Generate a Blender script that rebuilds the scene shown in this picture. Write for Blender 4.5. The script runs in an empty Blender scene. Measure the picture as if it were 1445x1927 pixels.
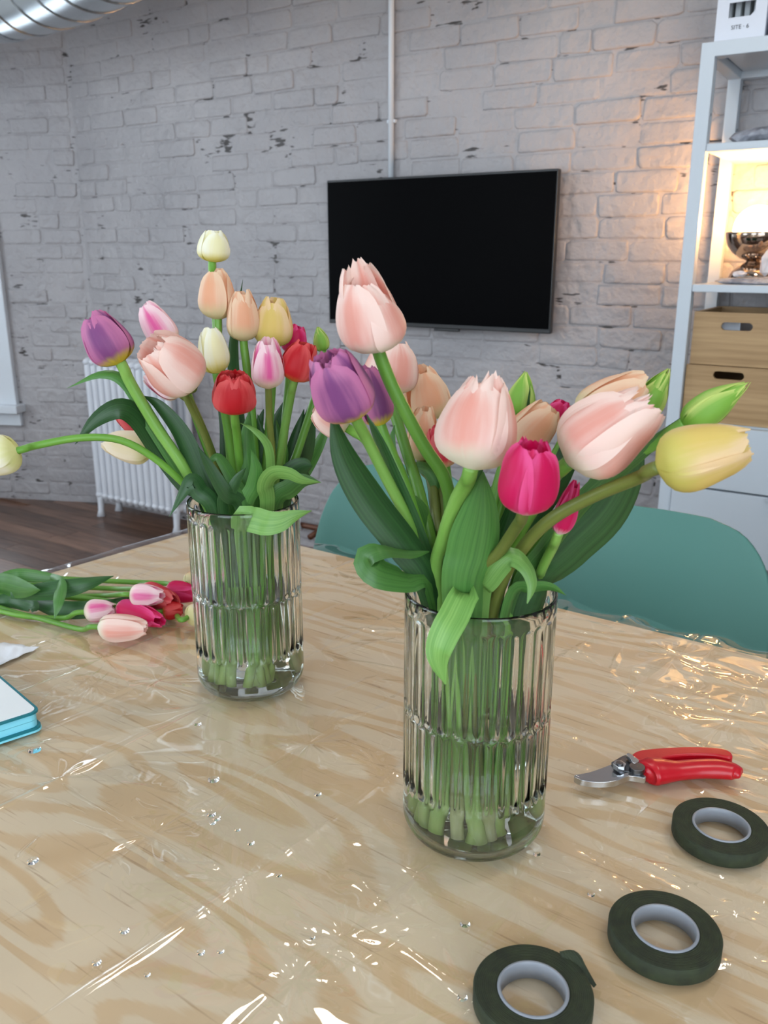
import bpy, bmesh, math, random
import numpy as np
from mathutils import Vector, Matrix, noise

random.seed(7)
SC = bpy.context.scene
COL = SC.collection
R = math.radians

# ------------------------------------------------------------------ camera
F, PITCH, CX, CY, EYE = 1620.0, R(16.7), 722.5, 963.5, 1.22
cam_d = bpy.data.cameras.new('camera'); cam = bpy.data.objects.new('camera', cam_d); COL.objects.link(cam)
cam.location = (0, 0, EYE); cam.rotation_euler = (R(90) - PITCH, 0, 0)
cam_d.sensor_fit = 'VERTICAL'; cam_d.sensor_height = 36; cam_d.lens = 36 * F / 1927
cam_d.clip_start = .02
cam_d.dof.use_dof = True; cam_d.dof.focus_distance = .80; cam_d.dof.aperture_fstop = 13
SC.camera = cam

# ------------------------------------------------------------------ daylight, exposure
world = bpy.data.worlds.new('world'); SC.world = world; world.use_nodes = True
wn = world.node_tree.nodes['Background']
wn.inputs[0].default_value = (.80, .90, 1.0, 1); wn.inputs[1].default_value = 4.6
SC.view_settings.view_transform = 'Standard'; SC.view_settings.look = 'None'
SC.view_settings.exposure = 0.38; SC.view_settings.gamma = 1
SC.view_settings.use_curve_mapping = False
SC.cycles.use_denoising = True
SC.cycles.max_bounces = 18; SC.cycles.transmission_bounces = 18; SC.cycles.adaptive_threshold = .02; SC.cycles.transparent_max_bounces = 16
SC.cycles.diffuse_bounces = 5; SC.cycles.glossy_bounces = 5
SC.cycles.sample_clamp_indirect = 6.0
LAMP_POWER = 105.0
FILL_LAMP = 18.0  # strength of the two lamps added out of view

# ------------------------------------------------------------------ helpers
def lin(r, g, b):
    f = lambda c: (c / 255 / 12.92) if c / 255 <= .04045 else ((c / 255 + .055) / 1.055) ** 2.4
    return (f(r), f(g), f(b), 1)

def ray(px, py):
    a, b = (px - CX) / F, -(py - CY) / F
    return Vector((a, math.cos(PITCH) + b * math.sin(PITCH), -math.sin(PITCH) + b * math.cos(PITCH)))

def at(px, py, Y):                       # the point seen at a pixel, Y metres ahead of the lens
    d = ray(px, py); s = Y / d.y
    return Vector((d.x * s, Y, EYE + d.z * s))

def on_z(px, py, z):                     # the point seen at a pixel on a level plane
    d = ray(px, py); s = (z - EYE) / d.z
    return Vector((d.x * s, d.y * s, z))

def pix(P):
    x, y, z = P[0], P[1], P[2] - EYE
    dep = y * math.cos(PITCH) - z * math.sin(PITCH); up = y * math.sin(PITCH) + z * math.cos(PITCH)
    if dep <= .01: return None
    return (CX + F * x / dep, CY - F * up / dep, dep)

def link(name, me, material=None, parent=None, loc=None):
    o = bpy.data.objects.new(name, me); COL.objects.link(o)
    if material is not None and not me.materials: me.materials.append(material)
    if parent is not None: o.parent = parent
    if loc is not None: o.location = loc
    return o

def tag(o, label=None, cat=None, group=None, kind=None):
    if label: o['label'] = label
    if cat: o['category'] = cat
    if group: o['group'] = group
    if kind: o['kind'] = kind
    return o

def thing(name, label, cat, loc=(0, 0, 0), group=None, kind=None, rotz=0):
    o = bpy.data.objects.new(name, None); COL.objects.link(o); o.empty_display_size = .05
    o.location = loc; o.rotation_euler = (0, 0, rotz)
    return tag(o, label, cat, group, kind)

def mesh(name, verts, faces, smooth=True, uv=None):
    me = bpy.data.meshes.new(name); me.from_pydata([tuple(v) for v in verts], [], faces)
    if uv is not None:
        lay = me.uv_layers.new(name='UVMap'); vi = np.empty(len(me.loops), np.int32)
        me.loops.foreach_get('vertex_index', vi)
        lay.data.foreach_set('uv', np.asarray(uv, np.float32)[vi].ravel())
    if smooth: me.polygons.foreach_set('use_smooth', [True] * len(me.polygons))
    me.update(); return me

def grid_faces(nu, nv, closed_v=False):
    fs = []
    m = nv if closed_v else nv - 1
    for i in range(nu - 1):
        for j in range(m):
            k = (j + 1) % nv
            fs.append((i * nv + j, i * nv + k, (i + 1) * nv + k, (i + 1) * nv + j))
    return fs

class MB:                                 # collects simple solids into one mesh
    def __init__(s): s.v = []; s.f = []
    def add(s, v, f):
        n = len(s.v); s.v += [Vector(q) for q in v]; s.f += [tuple(i + n for i in q) for q in f]; return s
    def box(s, c, size, rz=0, M=None):
        hx, hy, hz = size[0] / 2, size[1] / 2, size[2] / 2
        v = [Vector((x, y, z)) for x in (-hx, hx) for y in (-hy, hy) for z in (-hz, hz)]
        if M is None: M = Matrix.Rotation(rz, 3, 'Z')
        v = [M @ q + Vector(c) for q in v]
        return s.add(v, [(0, 1, 3, 2), (4, 6, 7, 5), (0, 4, 5, 1), (2, 3, 7, 6), (0, 2, 6, 4), (1, 5, 7, 3)])
    def tube(s, pts, r, n=10, caps=True):
        pts = [Vector(p) for p in pts]; rr = r if isinstance(r, (list, tuple)) else [r] * len(pts)
        T0 = (pts[1] - pts[0]).normalized(); a = T0.orthogonal().normalized(); v = []
        for i, p in enumerate(pts):
            T = (pts[min(i + 1, len(pts) - 1)] - pts[max(i - 1, 0)]).normalized()
            a = (a - T * a.dot(T)).normalized(); b = T.cross(a)
            v += [p + (a * math.cos(2 * math.pi * k / n) + b * math.sin(2 * math.pi * k / n)) * rr[i] for k in range(n)]
        f = grid_faces(len(pts), n, True)
        if caps: f += [tuple(reversed(range(n))), tuple((len(pts) - 1) * n + k for k in range(n))]
        return s.add(v, f)
    def lathe(s, prof, n=32, c=(0, 0, 0), closed=False):
        v = []
        for r, z in prof: v += [Vector((r * math.cos(2 * math.pi * k / n), r * math.sin(2 * math.pi * k / n), z)) + Vector(c) for k in range(n)]
        f = grid_faces(len(prof), n, True)
        if closed:
            m = len(prof) - 1
            f += [(m * n + j, m * n + (j + 1) % n, (j + 1) % n, j) for j in range(n)]
        return s.add(v, f)
    def prism(s, poly, z0, z1):           # outline (x, y) extruded up
        n = len(poly); ar = sum(poly[i][0] * poly[(i + 1) % n][1] - poly[(i + 1) % n][0] * poly[i][1] for i in range(n))
        if ar < 0: poly = list(reversed(poly))
        v = [(x, y, z0) for x, y in poly] + [(x, y, z1) for x, y in poly]
        f = [tuple(reversed(range(n))), tuple(range(n, 2 * n))] + [(i, (i + 1) % n, n + (i + 1) % n, n + i) for i in range(n)]
        return s.add(v, f)
    def build(s, name, material, parent=None, smooth=False, bevel=0, seg=2, loc=None, sub=0):
        me = mesh(name, s.v, s.f, smooth); o = link(name, me, material, parent, loc)
        if bevel:
            m = o.modifiers.new('bevel', 'BEVEL'); m.width = bevel; m.segments = seg; m.limit_method = 'ANGLE'; m.angle_limit = R(35)
            me.polygons.foreach_set('use_smooth', [True] * len(me.polygons))
            w = o.modifiers.new('normals', 'WEIGHTED_NORMAL'); w.keep_sharp = False
        if sub:
            m = o.modifiers.new('sub', 'SUBSURF'); m.levels = sub; m.render_levels = sub
        return o

def spline(pts, n):                       # Catmull-Rom through points
    P = [Vector(p) for p in pts]
    if len(P) == 2: return [P[0].lerp(P[1], i / n) for i in range(n + 1)]
    P = [P[0] * 2 - P[1]] + P + [P[-1] * 2 - P[-2]]
    m = len(P) - 3; out = []
    for i in range(n + 1):
        u = i / n * m; k = min(int(u), m - 1); t = u - k
        a, b, c, d = P[k:k + 4]
        out.append(.5 * ((2 * b) + (c - a) * t + (2 * a - 5 * b + 4 * c - d) * t * t + (3 * b - a - 3 * c + d) * t ** 3))
    return out

# ------------------------------------------------------------------ materials
def new_mat(name):
    m = bpy.data.materials.new(name); m.use_nodes = True; nt = m.node_tree
    return m, nt, nt.nodes['Principled BSDF'], nt.nodes['Material Output']

def nd(nt, typ, **kw):
    n = nt.nodes.new(typ)
    for k, v in kw.items():
        if k.startswith('i_'):
            k2 = k[2:]; key = int(k2) if k2.isdigit() else k2.replace('_', ' ')
            n.inputs[key].default_value = v
        else: setattr(n, k, v)
    return n

def plain(name, col, rough=.5, metal=0, bump=0, bscale=60, spec=None, coat=0):
    m, nt, b, o = new_mat(name)
    b.inputs['Base Color'].default_value = col; b.inputs['Roughness'].default_value = rough; b.inputs['Metallic'].default_value = metal
    if spec is not None: b.inputs['Specular IOR Level'].default_value = spec
    if coat: b.inputs['Coat Weight'].default_value = coat
    if bump:
        tc = nd(nt, 'ShaderNodeTexCoord'); nz = nd(nt, 'ShaderNodeTexNoise', i_Scale=bscale, i_Detail=4.0)
        bp = nd(nt, 'ShaderNodeBump', i_Strength=bump, i_Distance=.01)
        nt.links.new(tc.outputs['Object'], nz.inputs['Vector']); nt.links.new(nz.outputs[0], bp.inputs['Height']); nt.links.new(bp.outputs[0], b.inputs['Normal'])
    return m

def ramp(nt, stops, interp='LINEAR'):
    r = nd(nt, 'ShaderNodeValToRGB'); cr = r.color_ramp; cr.interpolation = interp
    while len(cr.elements) < len(stops): cr.elements.new(.5)
    for e, (p, c) in zip(cr.elements, stops): e.position = p; e.color = c
    return r

def math_n(nt, op, a, b=None, clamp=False):
    n = nd(nt, 'ShaderNodeMath', operation=op, use_clamp=clamp)
    for i, q in enumerate((a, b)):
        if q is None: continue
        if isinstance(q, (int, float)): n.inputs[i].default_value = q
        else: nt.links.new(q, n.inputs[i])
    return n.outputs[0]

def mixc(nt, fac, a, b, typ='MIX'):
    n = nd(nt, 'ShaderNodeMix', data_type='RGBA', blend_type=typ)
    for q, sck in ((fac, n.inputs[0]), (a, n.inputs[6]), (b, n.inputs[7])):
        if isinstance(q, (int, float)): sck.default_value = q
        elif isinstance(q, tuple): sck.default_value = q
        else: nt.links.new(q, sck)
    return n.outputs[2]

def sstep(nt, x, a, b):
    n = nd(nt, 'ShaderNodeMapRange', interpolation_type='SMOOTHSTEP', clamp=True)
    n.inputs[1].default_value = a; n.inputs[2].default_value = b
    nt.links.new(x, n.inputs[0]); return n.outputs[0]

def brick_paint(name, crack):
    m, nt, b, o = new_mat(name)
    geo = nd(nt, 'ShaderNodeNewGeometry'); pos = geo.outputs['Position']
    n1 = nd(nt, 'ShaderNodeTexNoise', i_Scale=2.2, i_Detail=3.0); nt.links.new(pos, n1.inputs['Vector'])
    n2 = nd(nt, 'ShaderNodeTexNoise', i_Scale=34.0, i_Detail=5.0, i_Roughness=.55); nt.links.new(pos, n2.inputs['Vector'])
    n3 = nd(nt, 'ShaderNodeTexNoise', i_Scale=13.0, i_Detail=3.0); nt.links.new(pos, n3.inputs['Vector'])
    r1 = ramp(nt, [(.3, lin(156, 152, 154)), (.7, lin(174, 169, 170))]); nt.links.new(n1.outputs[0], r1.inputs[0])
    col = r1.outputs[0]
    if crack:
        mp = nd(nt, 'ShaderNodeMapping'); mp.inputs['Scale'].default_value = (.45, .45, 2.2); nt.links.new(pos, mp.inputs['Vector'])
        k = nd(nt, 'ShaderNodeTexNoise', i_Scale=9.0, i_Detail=2.0); nt.links.new(pos, k.inputs['Vector'])
        k2 = nd(nt, 'ShaderNodeTexNoise', i_Scale=42.0, i_Detail=2.0); nt.links.new(mp.outputs[0], k2.inputs['Vector'])
        f = math_n(nt, 'ADD', math_n(nt, 'MULTIPLY', k.outputs[0], .55), math_n(nt, 'MULTIPLY', k2.outputs[0], .55))
        col = mixc(nt, sstep(nt, f, .655, .70), col, lin(62, 56, 54))
    nt.links.new(col, b.inputs['Base Color']); b.inputs['Roughness'].default_value = .42
    h = math_n(nt, 'ADD', math_n(nt, 'MULTIPLY', n3.outputs[0], 1.0), math_n(nt, 'MULTIPLY', n2.outputs[0], .5))
    bp = nd(nt, 'ShaderNodeBump', i_Strength=.8, i_Distance=.017); nt.links.new(h, bp.inputs['Height']); nt.links.new(bp.outputs[0], b.inputs['Normal'])
    return m

M_BRICK = brick_paint('painted_brick', False)
M_MORTAR = brick_paint('painted_mortar', True)
M_PLASTER = plain('white_plaster', lin(205, 203, 200), .8, bump=.1)
M_WHITE = plain('white_paint', lin(222, 226, 230), .4)
M_WOODTRIM = plain('white_trim', lin(215, 220, 226), .45)
M_RAD = plain('radiator_enamel', lin(218, 220, 226), .35)
M_CEIL = plain('ceiling_paint', lin(215, 213, 210), .8)
M_SHELF = plain('white_steel', lin(204, 211, 218), .35)
M_BLACK = plain('black_screen', (.0018, .0018, .0022, 1), .35, spec=.02)
M_BEZEL = plain('black_plastic', (.012, .012, .013, 1), .35)
M_CHROME = plain('steel', (.55, .56, .58, 1), .22, 1)
M_DARKSTEEL = plain('dark_steel', (.16, .165, .18, 1), .3, 1)
M_GALV = plain('galvanised_steel', (.50, .53, .55, 1), .24, 1, bump=.08, bscale=8)
M_COPPER = plain('brown_pipe', lin(96, 58, 40), .4, .3)
M_RED = plain('red_plastic', lin(186, 10, 30), .3)
M_CHAIR = plain('green_shell', lin(76, 126, 116), .5)
M_CHAIRLEG = plain('oak_leg', lin(170, 135, 95), .5)
M_CORE = plain('grey_core', lin(138, 142, 150), .4)
M_TEAL = plain('teal_cover', lin(0, 112, 124), .45)
M_CYAN = plain('cyan_pages', lin(130, 214, 234), .6)
M_PAGE = plain('white_page', lin(226, 230, 232), .6)
M_INK = plain('grey_print', lin(120, 124, 128), .7)
M_DARKINK = plain('dark_print', lin(70, 72, 80), .7)
M_PAPER = plain('tissue_paper', lin(228, 230, 236), .8, bump=.2, bscale=40)
M_CORD = plain('black_cord', (.01, .01, .01, 1), .5)
M_CARD = plain('white_card', lin(214, 218, 228), .6)
M_SHADOWGAP = plain('dark_gap', (.01, .01, .01, 1), .9)

def m_bronze():
    m, nt, b, o = new_mat('bronze_chrome'); b.inputs['Base Color'].default_value = (.50, .40, .33, 1); b.inputs['Metallic'].default_value = 1; b.inputs['Roughness'].default_value = .06
    return m
M_BRONZE = m_bronze()

def m_glow():
    m, nt, b, o = new_mat('lit_globe')
    e = nd(nt, 'ShaderNodeEmission'); e.inputs[0].default_value = (1.0, .50, .17, 1); e.inputs[1].default_value = LAMP_POWER
    nt.links.new(e.outputs[0], o.inputs[0]); return m
M_GLOW = m_glow()

def m_stone(name, c0, c1, sc):
    m, nt, b, o = new_mat(name)
    tc = nd(nt, 'ShaderNodeTexCoord'); n = nd(nt, 'ShaderNodeTexNoise', i_Scale=sc, i_Detail=6.0, i_Distortion=1.2)
    nt.links.new(tc.outputs['Object'], n.inputs['Vector']); r = ramp(nt, [(.35, c0), (.65, c1)])
    nt.links.new(n.outputs[0], r.inputs[0]); nt.links.new(r.outputs[0], b.inputs['Base Color']); b.inputs['Roughness'].default_value = .4
    return m
M_STONE = m_stone('grey_stone', lin(110, 112, 120), lin(170, 172, 182), 28)
M_DARKSTONE = m_stone('dark_stone', lin(60, 60, 64), lin(110, 110, 115), 30)
M_QUARTZ = m_stone('pale_crystal', lin(200, 190, 190), lin(235, 228, 230), 30)

def m_bamboo():
    m, nt, b, o = new_mat('bamboo')
    tc = nd(nt, 'ShaderNodeTexCoord'); mp = nd(nt, 'ShaderNodeMapping'); mp.inputs['Scale'].default_value = (2.0, 2.0, 46.0)
    nt.links.new(tc.outputs['Object'], mp.inputs['Vector'])
    n = nd(nt, 'ShaderNodeTexNoise', i_Scale=1.6, i_Detail=5.0); nt.links.new(mp.outputs[0], n.inputs['Vector'])
    r = ramp(nt, [(.3, lin(158, 124, 84)), (.7, lin(192, 158, 114))]); nt.links.new(n.outputs[0], r.inputs[0])
    nt.links.new(r.outputs[0], b.inputs['Base Color']); b.inputs['Roughness'].default_value = .5
    return m
M_BAMBOO = m_bamboo()

def m_floor(name, planks):
    m, nt, b, o = new_mat(name)
    tc = nd(nt, 'ShaderNodeTexCoord'); mp = nd(nt, 'ShaderNodeMapping'); mp.inputs['Scale'].default_value = (3.0, 30.0, 3.0)
    nt.links.new(tc.outputs['Object'], mp.inputs['Vector'])
    oi = nd(nt, 'ShaderNodeObjectInfo')
    n = nd(nt, 'ShaderNodeTexNoise', i_Scale=2.0, i_Detail=6.0, noise_dimensions='4D'); nt.links.new(mp.outputs[0], n.inputs['Vector'])
    nt.links.new(math_n(nt, 'MULTIPLY', oi.outputs['Random'], 40.0), n.inputs['W'])
    r = ramp(nt, [(.25, lin(74, 50, 40)), (.75, lin(132, 100, 82))]); nt.links.new(n.outputs[0], r.inputs[0])
    v = math_n(nt, 'ADD', math_n(nt, 'MULTIPLY', oi.outputs['Random'], .75), .62)
    hs = nd(nt, 'ShaderNodeHueSaturation'); nt.links.new(r.outputs[0], hs.inputs['Color']); nt.links.new(v, hs.inputs['Value'])
    nt.links.new(hs.outputs[0], b.inputs['Base Color']); b.inputs['Roughness'].default_value = .33
    bp = nd(nt, 'ShaderNodeBump', i_Strength=.15, i_Distance=.004); nt.links.new(n.outputs[0], bp.inputs['Height']); nt.links.new(bp.outputs[0], b.inputs['Normal'])
    return m
M_FLOOR = m_floor('dark_floorboard', True)

def m_ply():
    m, nt, b, o = new_mat('plywood')
    tc = nd(nt, 'ShaderNodeTexCoord'); uv = tc.outputs['UV']
    mp = nd(nt, 'ShaderNodeMapping'); mp.inputs['Scale'].default_value = (2.3, 8.5, 1); nt.links.new(uv, mp.inputs['Vector'])
    n = nd(nt, 'ShaderNodeTexNoise', i_Scale=1.0, i_Detail=1.5, i_Roughness=.45, i_Distortion=.25); nt.links.new(mp.outputs[0], n.inputs['Vector'])
    rings = math_n(nt, 'SINE', math_n(nt, 'MULTIPLY', n.outputs[0], 68.0))
    mp2 = nd(nt, 'ShaderNodeMapping'); mp2.inputs['Scale'].default_value = (14, 260, 1); nt.links.new(uv, mp2.inputs['Vector'])
    n2 = nd(nt, 'ShaderNodeTexNoise', i_Scale=1.0, i_Detail=3.0); nt.links.new(mp2.outputs[0], n2.inputs['Vector'])
    n4 = nd(nt, 'ShaderNodeTexNoise', i_Scale=4.0, i_Detail=2.0); nt.links.new(uv, n4.inputs['Vector'])
    f = math_n(nt, 'ADD', math_n(nt, 'MULTIPLY', rings, .5), math_n(nt, 'MULTIPLY', math_n(nt, 'SUBTRACT', n2.outputs[0], .5), .9))
    c = mixc(nt, sstep(nt, f, -.10, .30), lin(215, 196, 168), lin(205, 175, 136))
    c = mixc(nt, sstep(nt, n4.outputs[0], .35, .7), c, mixc(nt, .5, c, lin(214, 194, 166)))
    c = mixc(nt, math_n(nt, 'MULTIPLY', sstep(nt, n2.outputs[0], .60, .74), .55), c, lin(160, 126, 92))
    nt.links.new(c, b.inputs['Base Color']); b.inputs['Roughness'].default_value = .6
    return m
M_PLY = m_ply()

def thin_fresnel(nt, ior, normal=None):            # same reflectance from either side of a film
    g = nd(nt, 'ShaderNodeNewGeometry'); fr = nd(nt, 'ShaderNodeFresnel')
    nt.links.new(math_n(nt, 'ADD', math_n(nt, 'MULTIPLY', g.outputs['Backfacing'], 1 / ior - ior), ior), fr.inputs['IOR'])
    if normal is not None: nt.links.new(normal, fr.inputs['Normal'])
    return fr

def m_sheet():
    m, nt, b, o = new_mat('clear_vinyl'); nt.nodes.remove(b)
    geo = nd(nt, 'ShaderNodeNewGeometry')
    n = nd(nt, 'ShaderNodeTexNoise', i_Scale=18.0, i_Detail=3.0); nt.links.new(geo.outputs['Position'], n.inputs['Vector'])
    bp = nd(nt, 'ShaderNodeBump', i_Strength=.12, i_Distance=.004); nt.links.new(n.outputs[0], bp.inputs['Height'])
    fr = thin_fresnel(nt, 1.62, bp.outputs[0])
    tr = nd(nt, 'ShaderNodeBsdfTransparent'); tr.inputs[0].default_value = (.975, .97, .955, 1)
    gl = nd(nt, 'ShaderNodeBsdfGlossy', i_Roughness=.035); nt.links.new(bp.outputs[0], gl.inputs['Normal'])
    gl.inputs[0].default_value = (1, 1, 1, 1)
    mx = nd(nt, 'ShaderNodeMixShader'); nt.links.new(fr.outputs[0], mx.inputs[0]); nt.links.new(tr.outputs[0], mx.inputs[1]); nt.links.new(gl.outputs[0], mx.inputs[2])
    nt.links.new(mx.outputs[0], o.inputs[0]); return m
M_SHEET = m_sheet()

def m_glass(name, col, ior, rough=0.0):
    m, nt, b, o = new_mat(name); nt.nodes.remove(b)
    g = nd(nt, 'ShaderNodeBsdfGlass', i_IOR=ior, i_Roughness=rough); g.inputs[0].default_value = col
    nt.links.new(g.outputs[0], o.inputs[0]); return m
M_GLASS = m_glass('clear_glass', (.985, .995, .99, 1), 1.47)
M_WATER = m_glass('water', (.985, .995, .985, 1), 1.333)
M_DROP = m_glass('droplet_water', (1, 1, 1, 1), 1.333)

def m_pane():
    m, nt, b, o = new_mat('window_glass'); nt.nodes.remove(b)
    fr = thin_fresnel(nt, 1.45); tr = nd(nt, 'ShaderNodeBsdfTransparent'); tr.inputs[0].default_value = (.97, .98, .98, 1)
    gl = nd(nt, 'ShaderNodeBsdfGlossy', i_Roughness=.0)
    mx = nd(nt, 'ShaderNodeMixShader'); nt.links.new(fr.outputs[0], mx.inputs[0]); nt.links.new(tr.outputs[0], mx.inputs[1]); nt.links.new(gl.outputs[0], mx.inputs[2])
    nt.links.new(mx.outputs[0], o.inputs[0]); return m
M_PANE = m_pane()

def m_tape():
    m, nt, b, o = new_mat('floral_tape')
    tc = nd(nt, 'ShaderNodeTexCoord'); s = nd(nt, 'ShaderNodeSeparateXYZ'); nt.links.new(tc.outputs['Object'], s.inputs[0])
    x2 = math_n(nt, 'MULTIPLY', s.outputs[0], s.outputs[0]); y2 = math_n(nt, 'MULTIPLY', s.outputs[1], s.outputs[1])
    r = math_n(nt, 'SQRT', math_n(nt, 'ADD', x2, y2))
    n = nd(nt, 'ShaderNodeTexNoise', i_Scale=120.0, i_Detail=3.0); nt.links.new(tc.outputs['Object'], n.inputs['Vector'])
    w = math_n(nt, 'SINE', math_n(nt, 'ADD', math_n(nt, 'MULTIPLY', r, 5200.0), math_n(nt, 'MULTIPLY', n.outputs[0], 3.0)))
    rp = ramp(nt, [(.3, lin(32, 39, 23)), (.75, lin(48, 57, 33))]); nt.links.new(n.outputs[0], rp.inputs[0])
    nt.links.new(rp.outputs[0], b.inputs['Base Color']); b.inputs['Roughness'].default_value = .78
    h = math_n(nt, 'ADD', math_n(nt, 'MULTIPLY', w, .5), n.outputs[0])
    bp = nd(nt, 'ShaderNodeBump', i_Strength=.35, i_Distance=.0012); nt.links.new(h, bp.inputs['Height']); nt.links.new(bp.outputs[0], b.inputs['Normal'])
    return m
M_TAPE = m_tape()

def petal_mat(name, base, mid, edge, b0=.05, b1=.32, flame=.55, trans=.28):
    m, nt, b, o = new_mat('petal_' + name)
    uv = nd(nt, 'ShaderNodeUVMap'); s = nd(nt, 'ShaderNodeSeparateXYZ'); nt.links.new(uv.outputs[0], s.inputs[0])
    x, y = s.outputs[0], s.outputs[1]
    av = math_n(nt, 'ABSOLUTE', math_n(nt, 'SUBTRACT', math_n(nt, 'MULTIPLY', x, 2.0), 1.0))
    oi = nd(nt, 'ShaderNodeObjectInfo')
    mp = nd(nt, 'ShaderNodeMapping'); mp.inputs['Scale'].default_value = (9, 1.1, 1); nt.links.new(uv.outputs[0], mp.inputs['Vector'])
    n = nd(nt, 'ShaderNodeTexNoise', noise_dimensions='4D', i_Scale=1.0, i_Detail=4.0); nt.links.new(mp.outputs[0], n.inputs['Vector'])
    nt.links.new(math_n(nt, 'MULTIPLY', oi.outputs['Random'], 30.0), n.inputs['W'])
    e = math_n(nt, 'ADD', av, math_n(nt, 'MULTIPLY', math_n(nt, 'SUBTRACT', n.outputs[0], .5), .9))
    e = math_n(nt, 'ADD', e, math_n(nt, 'MULTIPLY', sstep(nt, y, .7, 1.0), .35))
    c = mixc(nt, sstep(nt, e, flame - .42, flame + .42), mid, edge)
    yb = math_n(nt, 'ADD', y, math_n(nt, 'MULTIPLY', math_n(nt, 'SUBTRACT', n.outputs[0], .5), .18))
    c = mixc(nt, sstep(nt, yb, b0, b1), base, c)
    nt.links.new(c, b.inputs['Base Color']); b.inputs['Roughness'].default_value = .48; b.inputs['Specular IOR Level'].default_value = .3
    t = nd(nt, 'ShaderNodeBsdfTranslucent'); nt.links.new(c, t.inputs[0])
    bp = nd(nt, 'ShaderNodeBump', i_Strength=.10, i_Distance=.0015); nt.links.new(n.outputs[0], bp.inputs['Height']); nt.links.new(bp.outputs[0], b.inputs['Normal'])
    mx = nd(nt, 'ShaderNodeMixShader', i_0=trans); nt.links.new(b.outputs[0], mx.inputs[1]); nt.links.new(t.outputs[0], mx.inputs[2])
    nt.links.new(mx.outputs[0], o.inputs[0]); return m

PETAL = {
    'peach': petal_mat('peach', lin(238, 234, 212), lin(236, 168, 152), lin(248, 220, 208), flame=.42),
    'apricot': petal_mat('apricot', lin(226, 218, 170), lin(238, 178, 140), lin(242, 210, 178), b1=.45),
    'yellow': petal_mat('yellow', lin(212, 204, 104), lin(228, 200, 112), lin(244, 214, 168), b1=.5, flame=.6),
    'cream': petal_mat('cream', lin(232, 222, 120), lin(246, 240, 196), lin(248, 246, 228), b1=.4),
    'ivory': petal_mat('ivory', lin(226, 218, 160), lin(242, 226, 186), lin(246, 232, 208), b1=.4),
    'pink': petal_mat('pink', lin(242, 230, 208), lin(228, 96, 158), lin(248, 218, 222), flame=.36),
    'purple': petal_mat('purple', lin(238, 216, 70), lin(138, 76, 132), lin(206, 124, 168), b0=.04, b1=.24, flame=.5),
    'red': petal_mat('red', lin(226, 130, 60), lin(200, 30, 40), lin(228, 92, 92), b0=.0, b1=.22, flame=.62),
    'coral': petal_mat('coral', lin(236, 196, 150), lin(208, 54, 70), lin(230, 110, 112), b1=.3, flame=.55),
    'hotpink': petal_mat('hotpink', lin(246, 214, 216), lin(212, 16, 88), lin(236, 84, 146), b0=.0, b1=.2, flame=.75),
    'bud': petal_mat('bud', lin(120, 172, 60), lin(136, 186, 74), lin(204, 218, 122), b1=.2, flame=.7),
    'white': petal_mat('white', lin(226, 226, 160), lin(246, 240, 206), lin(248, 242, 226), b1=.35),
}

def green_mat(name, dark, light, rough=.38, trans=.22, uvscale=(16, .9, 1), tipc=None):
    m, nt, b, o = new_mat(name)
    uv = nd(nt, 'ShaderNodeUVMap'); mp = nd(nt, 'ShaderNodeMapping'); mp.inputs['Scale'].default_value = uvscale; nt.links.new(uv.outputs[0], mp.inputs['Vector'])
    oi = nd(nt, 'ShaderNodeObjectInfo')
    n = nd(nt, 'ShaderNodeTexNoise', noise_dimensions='4D', i_Scale=1.0, i_Detail=4.0); nt.links.new(mp.outputs[0], n.inputs['Vector'])
    nt.links.new(math_n(nt, 'MULTIPLY', oi.outputs['Random'], 30.0), n.inputs['W'])
    c = mixc(nt, sstep(nt, n.outputs[0], .15, .85), dark, light)
    hs = nd(nt, 'ShaderNodeHueSaturation'); nt.links.new(c, hs.inputs['Color']); nt.links.new(math_n(nt, 'ADD', math_n(nt, 'MULTIPLY', oi.outputs['Random'], .4), .8), hs.inputs['Value'])
    c = hs.outputs[0]
    if tipc:
        s = nd(nt, 'ShaderNodeSeparateXYZ'); nt.links.new(uv.outputs[0], s.inputs[0])
        c = mixc(nt, sstep(nt, s.outputs[1], .0, .085), tipc, c)
    nt.links.new(c, b.inputs['Base Color']); b.inputs['Roughness'].default_value = rough
    t = nd(nt, 'ShaderNodeBsdfTranslucent'); nt.links.new(c, t.inputs[0])
    mx = nd(nt, 'ShaderNodeMixShader', i_0=trans); nt.links.new(b.outputs[0], mx.inputs[1]); nt.links.new(t.outputs[0], mx.inputs[2])
    bp = nd(nt, 'ShaderNodeBump', i_Strength=.12, i_Distance=.001); nt.links.new(n.outputs[0], bp.inputs['Height']); nt.links.new(bp.outputs[0], b.inputs['Normal'])
    nt.links.new(mx.outputs[0], o.inputs[0]); return m

LEAF = {'dark': green_mat('leaf_dark', lin(34, 70, 34), lin(58, 100, 52)),
        'mid': green_mat('leaf_mid', lin(58, 106, 46), lin(92, 144, 68)),
        'light': green_mat('leaf_light', lin(96, 146, 66), lin(136, 180, 96))}
STEM = {'light': green_mat('stem_light', lin(112, 162, 64), lin(140, 184, 90), .4, .1, (6, 4, 1), lin(190, 212, 140)),
        'mid': green_mat('stem_mid', lin(88, 142, 46), lin(114, 164, 64), .4, .1, (6, 4, 1), lin(178, 204, 124)),
        'olive': green_mat('stem_olive', lin(96, 108, 44), lin(120, 128, 58), .4, .1, (6, 4, 1), lin(196, 200, 150))}

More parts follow.
